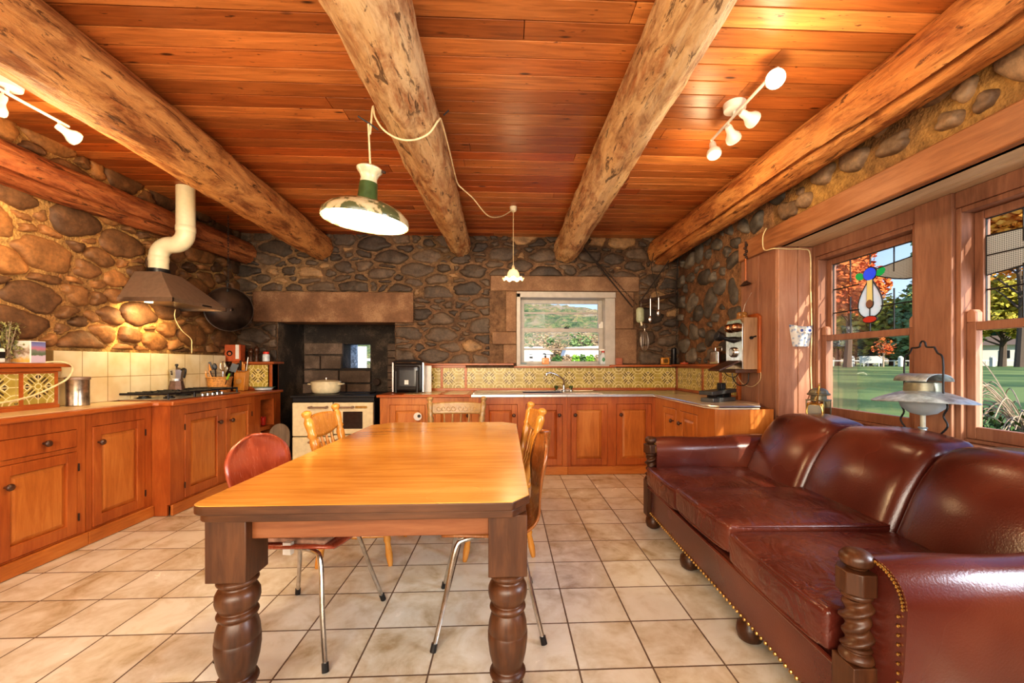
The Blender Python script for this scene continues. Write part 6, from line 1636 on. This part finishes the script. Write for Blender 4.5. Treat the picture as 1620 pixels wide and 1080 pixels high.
b = MB(); b.mat = T4; b.tube([(.062,0,.282),(.085,0,.275)], .008, 8); b.build('thumbscrew', MT['rust'], pd)
b = MB(); b.mat = T4; b.ball((0,0,.035), .033, 14, 10); b.build('bulb', emit('warm bulb', (1,.85,.6), 18), pd)
capx = math.sin(.085)*.30
b = MB(); b.tube([(capx,0,cz+.296),(.014,.0,top+.02)], .0055, 8); b.build('flex', MT['creamcord'], pd)
# hook and cable round log 2
r2 = .165; cxl, czl = -.55, CZ-.162
lp = [(-.751,2.30,top+.02),(-.742,2.30,top-.035)]+[(cxl+(r2+.018)*math.cos(t), 2.32+.03*(t-PI)/PI, czl+(r2+.018)*math.sin(t)) for t in (PI+.05, PI+.35, PI+.8, PI+1.3, PI+1.8, PI+2.3, PI+2.8)]
sec = [(cxl+r2+.015, 2.42, czl-.03),(cxl+r2+.012, 2.8, czl-.02),(cxl+r2+.005, 3.25, czl-.01),(-.34,3.32,CZ-.20),(-.27,3.45,CZ-.22),(-.16,3.70,CZ-.27),(-.05,3.95,CZ-.19),(.06,4.17,CZ-.05)]
b = MB(); b.tube(smooth_path(lp+sec, 6), .0055, 8); tag(b.build('power_cord', MT['creamcord']), 'cream flex looping around the pale log and over to the small lamp', 'cord')
b = MB(); b.tube([(-.80,2.28,top+.05),(-.74,2.30,top+.02),(-.70,2.31,top-.005)], .004, 6); b.tube([(-.36,2.42,CZ-.15),(-.33,2.42,CZ-.12)], .004, 6); tag(b.build('bent_nail', MT['iron']), 'bent nails holding the flex on the pale log', 'nail')
sp_ = thing('glass_pendant', 'small glowing frilled glass pendant lamp above the window', 'pendant lamp', (.077, 4.20, 0))
b = MB(); b.lathe([(.012,CZ-.055),(.030,CZ-.045),(.036,CZ-.02),(.036,CZ-.001)], 20); b.build('ceiling_rose', MT['pvc'], sp_)
b = MB(); b.tube([(0,0,CZ-.05),(.0,0,2.28),(.002,0,2.19)], .0035, 6); b.lathe([(.012,2.17),(.016,2.18),(.016,2.20),(.006,2.22)], 12); b.build('flex', MT['creamcord'], sp_)
b = MB(); b.lathe([(.018,2.175),(.040,2.165),(.055,2.14),(.062,2.105),(.085,2.085),(.108,2.078)], 64, caps=False, wave=lambda j,t,r,h: (r*(1+(.05*math.cos(8*t) if j>3 else 0)), h+(.012*math.cos(8*t)*(j-3)/2 if j>3 else 0)))
a = M('frilled glass shade', (.9,.7,.4), .25); a.b.inputs['Emission Color'].default_value = (1,.66,.28,1); a.b.inputs['Emission Strength'].default_value = .8
b.build('glass_shade', a.m, sp_, smooth=180, solid=.003)
b = MB(); b.ball((0,0,2.095), .03, 14, 10); b.build('bulb', bpy.data.materials['warm bulb'], sp_)
def spot_track(label, x, y0, y1, can, heads):
    t = thing('spotlight_track', label, 'spotlight', (x, (y0+y1)/2, CZ-.001))
    hy_ = (y1-y0)/2
    b = MB(); b.lathe([(.05,-.045),(.062,-.04),(.065,-.02),(.065,0)], 28, c=(0,can,0)); b.build('ceiling_mount', MT['white'], t)
    b = MB(); b.tube([(0,-hy_,-.07),(0,hy_,-.07)], .009, 10); b.tube([(0,can,-.04),(0,can,-.07)], .010, 8); b.build('bar', MT['white'], t)
    for (yy, dv, lit) in heads:
        d = Vector(dv).normalized(); p = Vector((0, yy, -.105)); h = t
        b = MB(); b.tube([(0,yy,-.07),(0,yy,-.105)], .006, 8); b.mat = Matrix.Translation(p) @ d.to_track_quat('Z','Y').to_matrix().to_4x4()
        b.lathe([(.018,-.012),(.022,0),(.023,.03),(.03,.045),(.043,.062),(.047,.080),(.045,.094)], 24, caps=False); b.lathe([(.018,-.012),(.001,-.014)], 24, caps=False)
        hd_ = b.build('lamp_head', MT['white'], t, smooth=50)
        b = MB(); b.mat = Matrix.Translation(p) @ d.to_track_quat('Z','Y').to_matrix().to_4x4(); b.lathe([(.044,.090),(.040,.100),(.020,.108),(.001,.110)], 20, caps=True); b.build('lens', lit, hd_)
    return t
lit = emit('spot bulb on', (1,.93,.75), 14); dim = emit('spot bulb dim', (1,.85,.65), .45)
spot_track('white four headed spotlight bar with one bright lamp, on the right ceiling', 1.40, 2.07, 2.76, .06,
    [(-.30,(-.45,-1.,-.55),lit),(-.02,(.85,.15,-.35),dim),(.13,(.7,.5,-.6),dim),(.33,(-.05,-.35,-1),dim)])
spot_track('white spotlight bar on the ceiling at the left edge', -2.80, 2.08, 2.78, .02,
    [(-.26,(-.3,-.2,-.9),dim),(.0,(-.35,-.1,-.95),dim),(.29,(.5,.8,-.5),dim)])
bpy.data.objects['spotlight_track.001'].location.x = -2.80

# ------------------------------------------------------------------ light
def lamp(kind, name, loc, energy, color, size=.1, target=None, **k):
    l = bpy.data.lights.new(name, kind); l.energy = energy; l.color = color
    if kind == 'AREA': l.shape = 'RECTANGLE'; l.size = size; l.size_y = k.get('sy', size)
    elif kind == 'SPOT': l.spot_size = k.get('ang', 1.5); l.spot_blend = .7; l.shadow_soft_size = size
    elif kind == 'SUN': l.angle = math.radians(.6)
    else: l.shadow_soft_size = size
    o = bpy.data.objects.new(name, l); COL.objects.link(o); o.location = loc
    if target is not None: o.rotation_euler = (Vector(target)-Vector(loc)).to_track_quat('-Z', 'Y').to_euler()
    return o
WARM = (1,.74,.42)
lamp('SUN', 'sun', (0,0,20), 5.5, (1,.90,.72), target=Vector((0,0,20))+Vector((-.30,.90,-.46)))
lamp('AREA', 'room_fill', (-.5,-1.9,2.35), 100, (1,.93,.85), 3.4, target=(-.4,4,1.2), sy=1.6)
lamp('AREA', 'side_cool_fill', (2.9,.55,1.5), 88, (.78,.88,1), 1.0, target=(-1,2.2,.7), sy=1.2)  # cool area lamp added outside the out-of-view windows to light the room
lamp('AREA', 'low_fill', (-1.6,-1.6,.9), 18, (1,.84,.66), 2.2, target=(-1.6,4,.6), sy=.9)
lamp('POINT', 'pendant_light', (-.77,2.30,1.93), 26, WARM, .12)
lamp('POINT', 'small_pendant_light', (.077,4.20,2.02), 9, WARM, .04)
lamp('SPOT', 'hood_light', (-3.0,3.74,1.73), 20, (1,.68,.32), .04, target=(-3.3,3.85,1.2), ang=2.6)
lamp('POINT', 'left_track_light', (-2.55,2.66,2.62), 5, WARM, .05)
lamp('POINT', 'left_wall_wash', (-2.45,2.3,2.15), 22, WARM, .15)
lamp('POINT', 'right_track_light', (1.33,1.98,2.50), 7, WARM, .05)
lamp('POINT', 'right_track_glow', (1.42,2.9,2.5), 7, WARM, .08)
lamp('AREA', 'ceiling_bounce', (-.4,1.2,.9), 60, (1,.84,.62), 2.6, target=(-.4,2.6,2.8), sy=2.2) if False else None
lamp('AREA', 'uplight', (-.5,-.7,1.2), 55, (1,.86,.64), 2.6, target=(-.4,2.4,2.8), sy=1.0)

w = bpy.data.worlds.new('sky'); sc.world = w; w.use_nodes = True; nt = w.node_tree
bg = nt.nodes['Background']; tcn = nt.nodes.new('ShaderNodeTexCoord'); sep = nt.nodes.new('ShaderNodeSeparateXYZ'); rp = nt.nodes.new('ShaderNodeValToRGB')
nt.links.new(tcn.outputs['Generated'], sep.inputs[0]); nt.links.new(sep.outputs[2], rp.inputs[0]); nt.links.new(rp.outputs[0], bg.inputs[0])
e = rp.color_ramp.elements; e[0].position = 0; e[0].color = (.72,.76,.78,1); e[1].position = .5; e[1].color = (.13,.33,.78,1)
m_ = e.new(.12); m_.color = (.50,.66,.86,1)
bg.inputs[1].default_value = 1.0

# ------------------------------------------------------------------ camera
cam = bpy.data.cameras.new('camera'); co = bpy.data.objects.new('camera', cam); COL.objects.link(co); sc.camera = co
cam.sensor_width = 36; cam.lens = CF/1620*36; cam.clip_start = .02; cam.clip_end = 1000
co.location = (0, 0, CH); co.rotation_euler = (PI/2, 0, -PH)
cam.shift_x = -(CX-810)/1620; cam.shift_y = (CY-540)/1620
sc.view_settings.view_transform = 'Standard'; sc.view_settings.look = 'Medium High Contrast'; sc.view_settings.exposure = 0.42; sc.view_settings.gamma = 1.0
sc.cycles.use_denoising = True; sc.cycles.max_bounces = 8; sc.cycles.sample_clamp_indirect = 6; sc.cycles.transparent_max_bounces = 16
